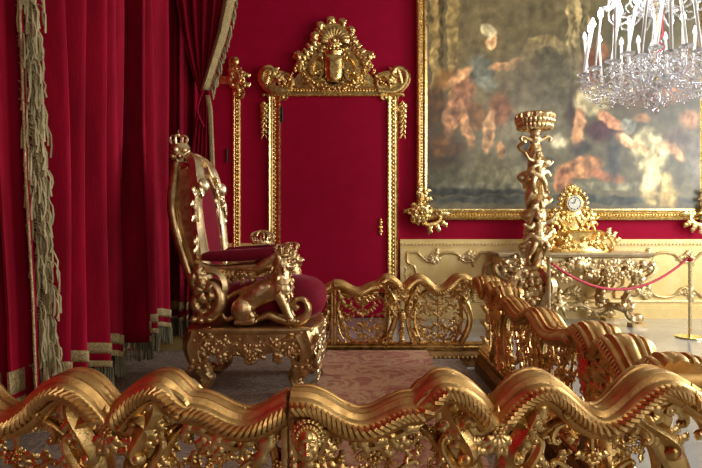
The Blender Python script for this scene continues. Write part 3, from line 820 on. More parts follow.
    # corner cluster: the open end beyond the corner post
    if 1.3+s1 < L < 1.7+s1:
        m = MB(); c = (1.30+s1+L)/2
        m.sweep([(X(L-.03), 0, .15), (X(L-.03), 0, .5), (X(L-.03), 0, .84)], .028, .06, B=(0, 1, 0), seg=8)
        for k in range(8):
            for pl_ in pls: leaf(m, pl_, (L-.045, .2+.08*k), PI/2+.4*(-1)**k, .11, .018, .6, -.01, n=9)
        m.clamp(cl).build('corner_post', M['bal'], root)

def face_mask(root, x, sd=-1):
    m = MB(); z = .705; y0 = sd*.095
    m.ball((x, y0, z), .040, .038, .056, 14, 10)
    m.ball((x, y0+sd*.015, z-.032), .024, .024, .022)                    # chin
    m.sweep([(x, y0+sd*.034, z+.018), (x, y0+sd*.047, z-.004), (x, y0+sd*.035, z-.010)], .0065, B=(1, 0, 0), seg=6)   # nose
    for s2 in (-1, 1):
        m.ball((x+s2*.015, y0+sd*.034, z+.008), .008, .006, .005)       # eye
        m.sweep([(x+s2*.006, y0+sd*.037, z+.019), (x+s2*.016, y0+sd*.036, z+.022), (x+s2*.027, y0+sd*.027, z+.017)], .0035, B=(0, 1, 0), seg=5)
        m.ball((x+s2*.022, y0+sd*.024, z-.014), .012, .010, .013)       # cheek
        m.ball((x+s2*.040, y0, z), .007, .010, .013)
    m.sweep([(x-.011, y0+sd*.036, z-.024), (x, y0+sd*.041, z-.023), (x+.011, y0+sd*.036, z-.024)], .0042, B=(0, 0, 1), seg=6)
    m.ball((x, y0, z-.066), .024, .024, .03)
    mk = m.build('face_mask', M['bal'], root, remesh=.0035)
    m = MB(); pl = lambda x_, z_, d=0: V((x_, sd*(.075+d), z_))
    for k in range(-6, 7):
        a = PI/2+k*.30; leaf(m, pl, (x+.034*math.cos(a), z+.018+.036*math.sin(a)), a, .032, .010, k*.25, .0, rise=1.2, n=8)
        leaf(m, pl, (x+.026*math.cos(a), z+.022+.026*math.sin(a)), a+.3, .022, .008, k*.3, .022, rise=1.2, n=8)
    for s2 in (-1, 1):
        scr(m, pl, (x+s2*.052, z+.03), (x+s2*.050, z-.06), 'S', .012, flip=s2, turns=.8, leaves=3)
        for k in range(4): leaf(m, pl, (x+s2*.02*k, z-.08), -PI/2+s2*.35*k, .13, .019, s2*.7, -.01)
    leaf(m, pl, (x, z-.09), -PI/2, .18, .028, 0, .0)
    m.clamp(lambda a, b, c: (max(-.041, a), b, c)).build('mask_hair', M['bal'], mk)

def balustrade(loc, rz, sg, L, s1, seed, label, mask=False, t0=0.0):
    r = thing('balustrade', label, 'balustrade', loc, rz, 'gilt balustrade sections round the throne')
    half_balustrade(r, sg, L, s1, seed, t0)
    if mask: face_mask(r, .022)
    return r
balustrade((-.184, YB0, 0), 0, 1, 1.565, 0, 1, t0=-.044, label= 'nearest gilt balustrade right of the seam, with the carved face mask', mask=True)
balustrade((-.184, YB0, 0), 0, -1, 2.0, 0, 2, t0=.048, label= 'nearest gilt balustrade left of the seam, under the near curtain')
balustrade((-.184, YB1+.05, 0), 0, 1, 1.565, 0, 3, t0=-.044, label= 'far gilt balustrade between the door surround and the dais corner')
balustrade((-.184, YB1+.05, 0), 0, -1, 1.10, 0, 4, t0=.048, label= 'far gilt balustrade behind the throne seat')
# the run facing the room, in two leaves
YM = (YB0+YB1)/2+.02
balustrade((1.26, YM, 0), PI/2, 1, 1.63, .33, 5, t0=.002, label= 'side balustrade leaf farther from the viewer, nearest the torchere')
balustrade((1.26, YM-.003, 0), PI/2, -1, 1.63, .33, 6, t0=.002, label= 'side balustrade leaf running from the seam to the near right corner')

# ------------------------------------------------------------------ curtains
def cloth_sheet(mb, fn, nu, nv, th=.006):
    """fn(u,v) -> point; closed thin sheet"""
    vs = []; 
    for j in range(nv+1):
        for i in range(nu+1): vs.append(fn(i/nu, j/nv))
    n1 = nu+1
    fs = [(j*n1+i, j*n1+i+1, (j+1)*n1+i+1, (j+1)*n1+i) for j in range(nv) for i in range(nu)]
    mb.add(vs, fs)
def band(fn, v0, v1, nu, mat, name, parent, off=.012, normal=(1, 0, 0), nv=3):
    m = MB(); nrm = V(normal)*off
    cloth_sheet(m, lambda u, v: fn(u, v0+(v1-v0)*v)+nrm, nu, nv)
    o = m.build(name, mat, parent); s = o.modifiers.new('thick', 'SOLIDIFY'); s.thickness = .008; s.offset = 0
    return o
def fringe(fn, v, length, count, mat, parent, r=.006, normal=(1, 0, 0), rs=None, stuff=True):
    rs = rs or random.Random(3); m = MB()
    for k in range(count):
        u = (k+rs.random())/count; p = fn(min(1, u), v)+V(normal)*rs.uniform(0, .022)
        l = length*rs.uniform(.82, 1.05); dx = V((rs.uniform(-.01, .01), rs.uniform(-.01, .01), 0))
        m.sweep([p, p+V((0, 0, -l*.5))+dx*.5, p+V((0, 0, -l))+dx], lambda t: r*(.6+.6*t), B=(1, 0, 0), seg=4)
    o = m.build('fringe', mat, parent)
    if stuff: o['kind'] = 'stuff'
    return o
def solid(o, th=.012):
    s = o.modifiers.new('thick', 'SOLIDIFY'); s.thickness = th; s.offset = 0
    return o
# three long drops along the left wall; local hem heights follow the photo
def wall_curtain(y0, y1, hem, folds, seed, label, trimoff=.012, dark=True, x=-1.93, amp=.17):
    rs = random.Random(seed); ph = rs.uniform(0, 6)
    t = thing('curtain', label, 'curtain', (x, (y0+y1)/2, 0), 0, 'long velvet drops along the left wall')
    o = V(t.location)
    def fn(u, v):   # v 0 top .. 1 hem
        z = 5.6+(hem-5.6)*v
        a = u*folds*2*PI+ph
        amp_ = amp*(.65+.35*v)
        wv = math.sin(a+.3*math.sin(v*3+seed)) + .28*math.sin(2.3*a+1+seed)
        y = y0+(y1-y0)*(u+.018*math.sin(a*1.0+1.2))
        return V((x+amp_*wv+.01*math.sin(z*2+u*9), y, z+.018*math.cos(a)*v))-o
    m = MB(); cloth_sheet(m, fn, 90, 40); solid(m.build('drape', M['velvet'], t))
    sp = 5.6-hem; vb = lambda h: 1-h/sp
    band(fn, vb(.17), vb(.095), 90, M['trim'], 'gold_braid', t); band(fn, vb(.045), 1.0, 90, M['trim'], 'gold_braid', t)
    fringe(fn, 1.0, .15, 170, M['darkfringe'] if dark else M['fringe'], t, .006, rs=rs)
    return t
wall_curtain(2.98, 3.62, .44, 2.4, 1, 'bright crimson velvet drop just behind the heavy bullion fringe', dark=False)
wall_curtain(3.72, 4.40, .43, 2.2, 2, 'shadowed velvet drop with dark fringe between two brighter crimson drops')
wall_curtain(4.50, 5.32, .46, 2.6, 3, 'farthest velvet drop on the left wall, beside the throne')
# near curtain facing the viewer, with bullion fringe on its leading edge
def near_curtain():
    t = thing('curtain', 'nearest crimson curtain at the left edge with bullion fringe down its side', 'curtain', (-1.85, 2.75, 0))
    o = V(t.location)
    def edge(v):    # leading edge from top to hem
        z = 5.4+(.58-5.4)*v
        px = [(5.4, -1.71), (2.58, -1.665), (1.66, -1.625), (1.05, -1.585), (.58, -1.565)]
        for (za, xa), (zb, xb) in zip(px, px[1:]):
            if z >= zb-1e-6: return V((xa+(xb-xa)*(za-z)/(za-zb), 2.78, z))
        return V((-1.565, 2.78, z))
    def fn(u, v):
        e_ = edge(v); wdt = .75
        a = u*6.5*2*PI+.6
        z = e_.z-.20*(1-u)*v**3
        return V((e_.x-wdt*(1-u), 2.62+.16*u+.11*math.sin(a+.5*v)*(.6+.4*v), z))-o
    m = MB(); cloth_sheet(m, fn, 80, 40); solid(m.build('drape', M['velvet'], t))
    band(fn, .965, .988, 80, M['trim'], 'gold_braid', t, normal=(0, -1, 0)); band(fn, .993, 1.0, 80, M['trim'], 'gold_braid', t, normal=(0, -1, 0))
    # vertical braid on the edge
    m = MB(); cloth_sheet(m, lambda u, v: fn(.975+.025*u, v)+V((0.0, -.012, 0)), 2, 60); solid(m.build('edge_braid', M['trim'], t), .01)
    # bullion fringe
    rs = random.Random(8); m = MB()
    for k in range(1300):
        v = rs.random()*.97; e_ = edge(v)-o; l = rs.uniform(.10, .20)
        p = e_+V((rs.uniform(-.04, .02), rs.uniform(-.06, .0), 0))
        ox = rs.uniform(.0, .075); oy = rs.uniform(-.035, .035)
        jx = rs.uniform(-.006, .006)
        m.sweep([p, p+V((ox*.75, oy*.6, -l*.12)), p+V((ox, oy, -l*.4)), p+V((ox+jx, oy, -l*.7)), p+V((ox-jx, oy, -l))], lambda u: .0044*(.8+.6*u), B=(0, 1, 0), seg=4)
    fr = m.build('bullion_fringe', M['fringe'], t); fr['kind'] = 'stuff'
near_curtain()
# dark opening drape left of it
# tied back curtain by the back wall
def tied_curtain():
    t = thing('curtain', 'crimson curtain tied back behind the throne with gold braid on its edge', 'curtain', (-1.6, 5.45, 0))
    o = V(t.location); Yc = 5.45; S = Yc/F
    X = lambda px: (px-356)*S; Z = lambda py: 1.45-(py-222)*S
    ztie = Z(92)
    right = [(Z(-160), X(262)), (Z(-60), X(245)), (Z(0), X(233)), (Z(35), X(226)), (Z(65), X(217)), (Z(92), X(208.5)), (Z(110), X(212)), (Z(160), X(214)), (Z(235), X(216)), (Z(310), X(215))]
    left = [(Z(-160), X(160)), (Z(0), X(176)), (Z(35), X(182)), (Z(65), X(190)), (Z(92), X(199)), (Z(110), X(197)), (Z(160), X(190)), (Z(235), X(186)), (Z(310), X(184))]
    def interp(tab, z):
        if z >= tab[0][0]: return tab[0][1]
        for (za, xa), (zb, xb) in zip(tab, tab[1:]):
            if z >= zb:
                u = (za-z)/(za-zb); return xa+(xb-xa)*u
        return tab[-1][1]
    ztop, zh = Z(-160), .48
    def fn(u, v):
        z = ztop+(zh-ztop)*v; xl, xr = interp(left, z), interp(right, z)
        wd = xr-xl; a = u*5.2*2*PI
        return V((xl+wd*u+.1*wd*math.sin(a+1)*.12, Yc+min(.05, wd*.11)*math.sin(a)+.02*math.sin(2.1*a), z+.012*math.cos(a)*v))-o
    m = MB(); cloth_sheet(m, fn, 90, 60); solid(m.build('drape', M['velvet'], t))
    sp = ztop-zh
    band(fn, 1-.17/sp, 1-.095/sp, 90, M['trim'], 'gold_braid', t, normal=(0, -1, 0)); band(fn, 1-.045/sp, 1, 90, M['trim'], 'gold_braid', t, normal=(0, -1, 0))
    fringe(fn, 1.0, .17, 120, M['darkfringe'], t, .006, normal=(0, -1, 0))
    m = MB(); cloth_sheet(m, lambda u, v: V((interp(right, ztop+(ztie-ztop)*v)-.02+(.19-.12*v)*(u-.5), Yc-.06-.05*math.sin(u*PI), ztop+(ztie-ztop)*v))-o, 4, 40)
    solid(m.build('edge_braid', M['trim'], t), .02)
    m = MB(); cloth_sheet(m, lambda u, v: V((interp(right, ztie-.05+(1.3-ztie)*v)+.0+.045*(u-.5), Yc-.07, ztie-.05+(1.3-ztie)*v))-o, 3, 30)
    solid(m.build('edge_braid', M['trim'], t), .02)
    rs = random.Random(4); m = MB()
    for k in range(170):
        z = ztie+(ztop-ztie)*rs.random(); x = interp(right, z)+.02
        p = V((x, Yc-.05+rs.uniform(-.02, .02), z))-o; l = rs.uniform(.06, .12)
        m.sweep([p, p+V((.025, 0, -l*.4)), p+V((.03, 0, -l))], .006, B=(0, 1, 0), seg=4)
    fr = m.build('fringe', M['fringe'], t); fr['kind'] = 'stuff'
    m = MB()
    for dz in (0, .022): m.lathe((X(204)-o.x, 0, ztie-o.z-.01+dz), [(.045, 0), (.062, .008), (.045, .016)], 14, 0, 0, 1, 1.1)
    m.ball((X(204)-o.x+.0, -.065, ztie-o.z), .03)
    m.sweep(bez([(X(204)-o.x, -.06, ztie-.02), (X(200)-o.x, -.09, ztie-.2), (X(206)-o.x, -.08, ztie-.36)], 6), .012, B=(0, 1, 0))
    m.build('tie_cord', M['velvet'], t)
tied_curtain()
def back_drop():
    t = thing('curtain', 'shadowed dark velvet drop hanging behind the throne back', 'curtain', (-1.8, 5.63, 0))
    o = V(t.location); ztop, zh = 5.6, .44; xl, xr = P(157, 0, 5.63).x, P(196, 0, 5.63).x
    def fn(u, v):
        a = u*2.7*2*PI
        return V((xl+(xr-xl)*u, 5.66+.07*math.sin(a)+.02*math.sin(2.3*a), ztop+(zh-ztop)*v))-o
    m = MB(); cloth_sheet(m, fn, 70, 30); solid(m.build('drape', M['velvet'], t)); sp = ztop-zh
    band(fn, 1-.19/sp, 1-.10/sp, 70, M['trim'], 'gold_braid', t, normal=(0, -1, 0)); band(fn, 1-.035/sp, 1, 70, M['trim'], 'gold_braid', t, normal=(0, -1, 0))
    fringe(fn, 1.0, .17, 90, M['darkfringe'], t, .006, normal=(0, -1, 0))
back_drop()
# low painted panel that shows below the fringe
m = MB(); m.box(XL, P(200, 0, 5.60).x, 5.78, 5.84, 0, .62)
dp = struct(m.build('trim_3', M['dadogold'], smooth=False))
m = MB(); m.box(P(168, 0, 5.7).x, P(184, 0, 5.7).x, 5.765, 5.78, .22, .56); m.build('raised_panel', M['dadorelief'], dp, smooth=False)
m = MB(); m.box(XL, XL+.05, 2.0, 5.6, .17, .60); struct(m.build('baseboard_left', M['dadogold'], smooth=False))
# ------------------------------------------------------------------ throne (faces +X)
def throne():
    YN, YF, YC = 4.02, 4.66, 4.34
    t = thing('throne', 'carved gilt throne with crown, lion arms and wine red velvet on the dais', 'throne', (-.80, YC, .172))
    o = V(t.location)
    def Q(x, y, Y): return P(x, y, Y)-o
    G, Lt = M['throne'], M['thronelt']
    zs = P(0, 326, YN).z-o.z       # top of the seat frame
    x0, x1 = -1.22-o.x, -.325-o.x; yn, yf = YN-.03-o.y, YF+.03-o.y
    # seat frame: bowed slab with moulded edge
    m = MB()
    def outline(off, z):
        pts = []
        for k in range(9): pts.append((x0+(x1-x0)*k/8, yn-off-.03*math.sin(PI*k/8), z))
        for k in range(1, 9): pts.append((x1+off+.05*math.sin(PI*k/8), yn+(yf-yn)*k/8, z))
        for k in range(1, 9): pts.append((x1+(x0-x1)*k/8, yf+off+.03*math.sin(PI*k/8), z))
        for k in range(1, 8): pts.append((x0-off-.02*math.sin(PI*k/8), yf+(yn-yf)*k/8, z))
        return pts
    rings = [outline(0.0, zs-.16), outline(.004, zs-.05), outline(.02, zs-.04), outline(.026, zs-.02), outline(.016, zs-.006), outline(.0, zs)]
    n = len(rings[0]); vs = [p for r in rings for p in r]
    m.add(vs, [(j*n+k, j*n+(k+1) % n, (j+1)*n+(k+1) % n, (j+1)*n+k) for j in range(5) for k in range(n)]+[tuple(range(n)), tuple(range(6*n-1, 5*n-1, -1))])
    m.build('seat_frame', G, t, angle=40)
    # aprons: carved scrollwork on near, front and far faces
    def apron(pl, W, nm, mat):
        m = MB(); H0 = zs-.03
        arch = [(.0, H0-.02), (.0, H0-.24), (.10*W, H0-.22), (.22*W, H0-.15), (.36*W, H0-.17), (.5*W, H0-.215), (.64*W, H0-.17), (.78*W, H0-.15), (.90*W, H0-.22), (W, H0-.24), (W, H0-.02)]
        k = len(arch)
        m.add([tuple(pl(x, z, .0)) for x, z in arch]+[tuple(pl(x, z, -.03)) for x, z in arch], [tuple(range(k)), tuple(range(2*k-1, k-1, -1))]+[(i, (i+1) % k, k+(i+1) % k, k+i) for i in range(k)])
        for s_ in (-1, 1):
            X = lambda u: W/2+s_*u*W/2
            scr(m, pl, (X(.22), H0-.10), (X(.52), H0-.14), 'S', .020, flip=s_, leaves=4, d=.02)
            scr(m, pl, (X(.55), H0-.09), (X(.85), H0-.12), 'C', .020, flip=-s_, leaves=3, d=.02)
            scr(m, pl, (X(.7), H0-.19), (X(.93), H0-.21), 'C', .017, flip=s_, leaves=3, d=.02)
            for q_ in range(12): leaf(m, pl, (X(random.uniform(.1, 1)), H0-random.uniform(.06, .19)), random.uniform(0, 6.28), .07, .013, random.uniform(-1.5, 1.5), .015, n=8, rise=1)
            for q_ in range(5): flower(m, pl, (X(random.uniform(.2, .95)), H0-random.uniform(.07, .18)), .017, .025)
        scr(m, pl, (W/2-.001, H0-.20), (W/2+.045, H0-.20), 'C', .018, flip=1, turns=1.2, d=.02)
        flower(m, pl, (W/2, H0-.20), .045, .03, 7); flower(m, pl, (W/2, H0-.10), .04, .02, 7)
        for k in range(-3, 4): leaf(m, pl, (W/2, H0-.11), -PI/2+k*.5, .10, .02, k*.2, .02)
        m.build(nm, mat, t)
    Wn = x1-x0; Wf = yf-yn
    apron(lambda x, z, d=0: V((x0+x, yn-d, z)), Wn, 'side_apron', G)
    apron(lambda x, z, d=0: V((x0+x, yf+d, z)), Wn, 'side_apron', G)
    apron(lambda x, z, d=0: V((x1+d+.01, yn+x, z)), Wf, 'front_apron', Lt)  # lighter gilt paints the front face as lit
    # cabriole legs
    def leg(x, y, sx_, sy_, nm='leg'):
        m = MB(); zt = zs-.05
        ctrl = [(0, 0, zt), (.035, .01, zt-.10), (.015, .006, zt-.20), (-.04, -.005, zt-.31), (-.065, -.01, .12), (-.03, 0, .055), (.02, 0, .045)]
        pts = bez([(x+sx_*a, y+sy_*b, c) for a, b, c in ctrl], 6)
        m.sweep(pts, lambda u: .085*(1-u)**1.3+.021, lambda u: .062*(1-u)+.030, B=(0, 1, 0), seg=16, flute=.10, nf=6)
        pl = lambda a, b, d=0: V((x+sx_*a, y-d, b))
        for dd in (.035, -.035):
            scr(m, lambda a, b, d=0, dd=dd: pl(a, b, d+dd), (.068, .055), (-.02, .12), 'C', .022, flip=-1, turns=1.2, d=0, n=30)
        m.ball((x+sx_*.066, y, .055), .036, .05, .036, 10, 8)
        m.ball((x+sx_*.02, y, .024), .05, .045, .022)
        for dd in (.045, .06):
            for k in range(3): leaf(m, pl, (.05-.045*k, zt-.08), -PI/2+.3*(k-1), .17, .022, .3*(k-1), dd-.012, rise=.4)
        scr(m, pl, (.06, zt-.03), (-.04, zt-.15), 'S', .02, flip=1, leaves=4, d=.06)
        flower(m, pl, (.01, zt-.07), .026, .06, 7)
        m.build(nm, G, t)
    leg(x0+.07, yn+.05, -1, -1); leg(x1-.07, yn+.05, 1, -1); leg(x0+.07, yf-.05, -1, 1); leg(x1-.07, yf-.05, 1, 1)
    # carved corner block facing the room, its lit look put into the lighter gilt
    for yy in (yn+.02, yf-.02):
        m = MB(); pl = lambda a, b, d=0: V((x1+.03+d, yy+a, b))
        for k in range(12): leaf(m, pl, (random.uniform(-.05, .05), zs-.05-.02*k), -PI/2+random.uniform(-.7, .7), .10, .022, random.uniform(-1, 1), .01, rise=1)
        scr(m, pl, (0, zs-.20), (.02, zs-.30), 'C', .022, turns=1.1, d=.02, leaves=3); flower(m, pl, (0, zs-.1), .05, .02, 7)
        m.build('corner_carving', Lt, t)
    # seat cushion: domed
    m = MB(); cx0, cx1 = -1.10-o.x, -.235-o.x; cy0, cy1 = YN+.04-o.y, YF-.04-o.y
    nu, nv = 28, 20; zc = zs
    def cush(u, v):
        a, b = 2*u-1, 2*v-1
        k = (1-abs(a)**3.5)*(1-abs(b)**4)
        h = max(0, k)**.42
        return V(((cx0+cx1)/2+(cx1-cx0)/2*a, (cy0+cy1)/2+(cy1-cy0)/2*b, zc+.02+h*(.27+.03*a)))
    # bulging sides via superellipsoid
    vs = []; fs = []
    NU, NV = 40, 16
    sgnp = lambda c, e_: math.copysign(abs(c)**e_, c)
    for j in range(NV+1):
        ph = -PI/2+PI*j/NV
        for i in range(NU):
            th = 2*PI*i/NU
            cxp = sgnp(math.cos(ph), .55); 
            x = (cx0+cx1)/2+(cx1-cx0)/2*cxp*sgnp(math.cos(th), .55); y = (cy0+cy1)/2+(cy1-cy0)/2*cxp*sgnp(math.sin(th), .45)
            z = zc+.165+.165*sgnp(math.sin(ph), .9)+ (.02 if ph > 0 else 0)*math.cos(th)
            vs.append((x, y, z))
    fs = [(j*NU+i, j*NU+(i+1) % NU, (j+1)*NU+(i+1) % NU, (j+1)*NU+i) for j in range(NV) for i in range(NU)]
    m.add(vs, fs); m.build('seat_cushion', M['uphol'], t, angle=180)
    # back: leaning shield, face-on shape in (y, h), mapped onto a raked curve
    zb0 = zs+.08; zb1 = P(0, 158, YC).z-o.z; Hb = zb1-zb0
    def back(yy, h, d=0):   # yy lateral from centre, h 0..1, d forward
        xx = -1.07-.16*h-.30*max(0, h-.8)**1.3-o.x
        return V((xx+d, yy, zb0+Hb*h))
    rd = lambda h: -.06-.13*math.sin(PI*min(1, h*.75))
    def half(h):            # half width of the back
        tab = [(0, .30), (.18, .305), (.38, .31), (.52, .335), (.66, .33), (.78, .27), (.88, .17), (.95, .10), (1.0, .05)]
        for (a, wa), (b, wb) in zip(tab, tab[1:]):
            if h <= b: u = (h-a)/(b-a); return wa+(wb-wa)*u
        return .05
    m = MB()
    hs = [k/24 for k in range(25)]
    ol = [(-half(h)+.02, h) for h in hs if h < .93]; ol = ol+[(-y, h) for y, h in ol[::-1]]
    k = len(ol)
    m.add([tuple(back(y*1.0, h, -.03)) for y, h in ol]+[tuple(back(y*.96, h, rd(h))) for y, h in ol], [(i, (i+1) % k, k+(i+1) % k, k+i) for i in range(k)])
    c = k//2
    for off in (0, k):
        m.f += [(off+i, off+i+1, off+k-2-i, off+k-1-i) for i in range(c-1)]
    m.build('back_panel', G, t)
    m = MB()   # upholstered pad
    NV_ = 20; NU_ = 12; vs = []
    for j in range(NV_+1):
        h = .16+.77*j/NV_; e_ = 1-abs(2*j/NV_-1)**3
        for i in range(NU_+1):
            a = 2*i/NU_-1; hw = (half(h)-.045)*(.35+.65*max(0, e_)**.45)
            vs.append(back(a*hw, h, -.03+.065*((1-a*a)**.5)*max(0, e_)**.4))
    m.add(vs, [(j*(NU_+1)+i, j*(NU_+1)+i+1, (j+1)*(NU_+1)+i+1, (j+1)*(NU_+1)+i) for j in range(NV_) for i in range(NU_)])
    po = m.build('back_cushion', M['uphol'], t, angle=180); sd = po.modifiers.new('thick', 'SOLIDIFY'); sd.thickness = .02; sd.offset = -1
    for s_ in (-1, 1):
        m = MB()
        pts = [back(s_*half(h), h, 0) for h in [i/40 for i in range(39)]]
        prof_r = lambda u: .034
        m.sweep(pts, lambda u: .028, lambda u: .045, B=(1, 0, 0), seg=12, flute=.12, nf=6)
        inner = [back(s_*(half(h)-.035)*(1 if h < .8 else 1-(h-.8)*1.5), h, .012) for h in [.12+.76*i/30 for i in range(31)]]
        m.sweep(inner, .014, .018, B=(1, 0, 0), seg=8)
        m.build('back_stile', Lt, t)
        m = MB(); m.sweep([back(s_*half(h)*.97, h, rd(h)+.01) for h in [i/40 for i in range(39)]], .03, .035, B=(1, 0, 0), seg=10); m.build('rear_moulding', G, t)
        m = MB(); pl = lambda a, b, d=0: back(s_*a, b, .05+d)
        for k in range(16):
            h = (.60+.25*k/16) if s_ > 0 else (.72+.14*k/16)
            leaf(m, lambda a, b, d=0: back(s_*half(h)+a, 0, .045+d)+V((-.16*h-.30*max(0, h-.8)**1.3, 0, Hb*h+b)), (0, 0), PI/2+random.uniform(-.9, .9), .075, .016, random.uniform(-1, 1), 0, rise=1)
        for h in (.58, .68, .80)[(0 if s_ > 0 else 2):]: m.ball(back(s_*(half(h)+.01), h, .03), .03, .03, .035)
        sx3 = lambda a, b, d=0: back(s_*(.30+a), .58, .0+d)+V((0, 0, b))
        scr(m, sx3, (0, .0), (0.03, .2), 'C', .024, flip=-s_, turns=.9, leaves=3)
        scr(m, sx3, (.05, .06), (.02, -.24), 'S', .02, flip=s_, turns=.8, leaves=4)
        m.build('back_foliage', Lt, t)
    m = MB()   # cresting under the crown
    for s_ in (-1, 1):
        pts = bez([back(s_*.27, .80, .03), back(s_*.20, .93, .03), back(s_*.10, .99, -.02), back(0, 1.0, -.04)], 6)
        m.sweep(pts, lambda u: .05-.01*u, B=(1, 0, 0), seg=10, flute=.1, nf=5)
        m.ball(back(s_*.27, .80, .05), .06, .05, .06)
    m.lathe(tuple(back(0, .97, -.14)), [(.05, 0), (.06, .05), (.05, .08), (.075, .11), (.06, .14), (.045, .15)], 14, .06, 7)
    for k in range(10):
        a = k*.63; m.ball(back(0, .98, -.14)+V((.055*math.cos(a), .065*math.sin(a), .03+.05*(k % 2))), .028, nu=7, nv=5)
    m.build('cresting', Lt, t)
    def crown(c, r, nm, mat=Lt, arcs=True, cross=True):
        m = MB(); c = V(c)
        m.lathe(tuple(c), [(r*.85, 0), (r*.95, r*.1), (r*.86, r*.3), (r*.92, r*.4), (r*.8, r*.4), (r*.78, 0)], 18)
        for k in range(8):
            a = 2*PI*k/8; d = V((math.cos(a), math.sin(a), 0))
            m.sweep([c+d*r*.88+V((0, 0, r*.35)), c+d*r*1.02+V((0, 0, r*.7)), c+d*r*1.05+V((0, 0, r*.95))], r*.13, B=(0, 0, 1), seg=5)
            m.ball(c+d*r*1.06+V((0, 0, r*1.0)), r*.16, nu=6, nv=4)
            if arcs and k % 2 == 0 or arcs == 2:
                m.sweep(bez([c+d*r*.9+V((0, 0, r*.4)), c+d*r*1.15+V((0, 0, r*.95)), c+d*r*.75+V((0, 0, r*1.4)), c+V((0, 0, r*1.3))], 5), r*.1, B=(0, 0, 1), seg=5)
        if cross:
            m.ball(c+V((0, 0, r*1.48)), r*.2)
            m.box(c.x-r*.05, c.x+r*.05, c.y-r*.05, c.y+r*.05, c.z+r*1.6, c.z+r*2.1); m.box(c.x-r*.05, c.x+r*.05, c.y-r*.18, c.y+r*.18, c.z+r*1.8, c.z+r*1.92)
        return m.build(nm, mat, t)
    crown(back(0, 1.0, -.145)+V((0, 0, .085)), .066, 'crown')
    # arms
    for side, Y in ((-1, YN), (1, YF)):
        dY = Y-YN
        def A(x, y, d=0):  # from near-side pixels at depth YN, shifted to the arm's depth
            q = P(x, y, YN)-o; q.y = Y-o.y-d*side*-1 if False else (Y-o.y)+side*d; return q
        plA = lambda a, b, d=0: V((a, (Y-o.y)+side*d, b))
        xy = lambda x, y: (P(x, y, YN).x-o.x, P(x, y, YN).z-o.z)
        # arm rail and pad
        m = MB()
        pts = bez([A(196, 262), A(212, 268), (A(240, 267)), A(262, 266), A(276, 268)], 6)
        m.sweep(pts, .028, .045, B=(0, 1, 0), seg=10)
        m.build('arm_rail', G, t)
        m = MB(); pts = bez([A(203, 257), A(215, 256), A(245, 255), A(268, 253), A(277, 252)], 6)
        m.sweep(pts, lambda u: .045*math.sin(PI*(.1+.8*u))**.4, lambda u: .062*math.sin(PI*(.1+.8*u))**.4, B=(0, 1, 0), seg=14)
        m.build('arm_pad', M['uphol'], t, angle=180)
        # curled wing at the front of the arm
        m = MB(); pts = bez([A(247, 267), A(257, 268), A(268, 261), A(277, 254), A(283, 252)], 6)
        m.sweep(pts, lambda u: .02+.035*math.sin(PI*min(1, u*1.05)), .05, B=(0, 1, 0), seg=10, flute=.1, nf=6)
        m.build('arm_scroll', G, t)
        # root volute, a thick C ring with leaf
        m = MB()
        scr(m, plA, xy(209, 287), xy(204, 312), 'C', .055, flip=-1, turns=.95, n=34, mid=2.0, rd=1.5, seg=10, d=.01)
        ring = [A(211+15*math.cos(a), 286-16*math.sin(a)) for a in [2.4-4.6*k/22 for k in range(23)]]
        m.sweep(ring, lambda u: .032*(1-.4*u), .065, B=(0, 1, 0), seg=10, flute=.12, nf=5)
        for k in range(10): leaf(m, plA, xy(200+random.uniform(-7, 8), 285+random.uniform(-14, 14)), random.uniform(0, 6.28), .12, .03, random.uniform(-1, 1), .05, rise=.8)
        for dx, dy in ((196, 318), (203, 319), (211, 318)): m.ball(A(dx, dy, .04), .034, .05, .028)
        m.sweep(bez([A(199, 290), A(196, 304), A(206, 314), A(213, 318)], 6), .045, .06, B=(0, 1, 0), seg=10)
        scr(m, plA, xy(240, 272), xy(252, 280), 'C', .022, flip=-1, turns=1.1, d=0); m.ball(A(246, 275), .028)
        scr(m, plA, xy(228, 270), xy(246, 274), 'S', .016, flip=1, leaves=3)
        for k in range(8): leaf(m, plA, xy(226+3.5*k, 270), -PI/2+random.uniform(-.8, .8), .07, .018, .6, .0, rise=1)
        m.build('arm_volute', G, t)
        # serpentine base scroll
        m = MB()
        pts = bez([A(240, 322), A(252, 322), A(262, 317), (A(270, 315)), A(280, 319), A(292, 322), A(303, 319), A(308, 309), A(304, 300), A(297, 300), A(294, 306), A(298, 309)], 6)
        m.sweep(pts, lambda u: .020+.016*math.sin(PI*min(1, u*1.2))**2, lambda u: .038, B=(0, 1, 0), seg=10, flute=.08, nf=6)
        m.ball(A(297, 307), .026, .04, .026)
        m.build('base_scroll', G, t)
        # crowned lion
        m = MB()
        m.sweep(bez([A(243, 308), A(252, 298), A(263, 292), A(275, 288), A(281, 284)], 6), lambda u: .078+.012*math.sin(PI*u), lambda u: .07+.01*u, B=(0, 1, 0), seg=14)  # trunk
        for d in (.045, -.045):
            m.ball(A(243, 309, d), .082, .05, .088, 14, 10)                    # haunch
            m.sweep(bez([A(243, 312, d), A(253, 314, d), A(250, 319, d), A(240, 321, d)], 5), .026, B=(0, 1, 0))
            m.sweep([A(236, 321, d), A(246, 321, d), A(255, 320, d)], lambda u: .022+.006*u, .028, B=(0, 1, 0))     # hind paw
            for j in (-1, 0, 1): m.ball(A(257, 320, d+j*.013), .014, nu=7, nv=5)
            m.sweep(bez([A(279, 292, d), A(284, 302, d), A(288, 312, d), A(292, 318, d)], 5), lambda u: .048-.022*u, B=(0, 1, 0), seg=10)  # foreleg
            m.sweep([A(288, 319, d), A(296, 320, d)], .024, .028, B=(0, 1, 0))
            for j in (-1, 0, 1): m.ball(A(298, 320, d+j*.013), .013, nu=7, nv=5)
        m.ball(A(281, 289), .095, .085, .095, 14, 10)                           # chest
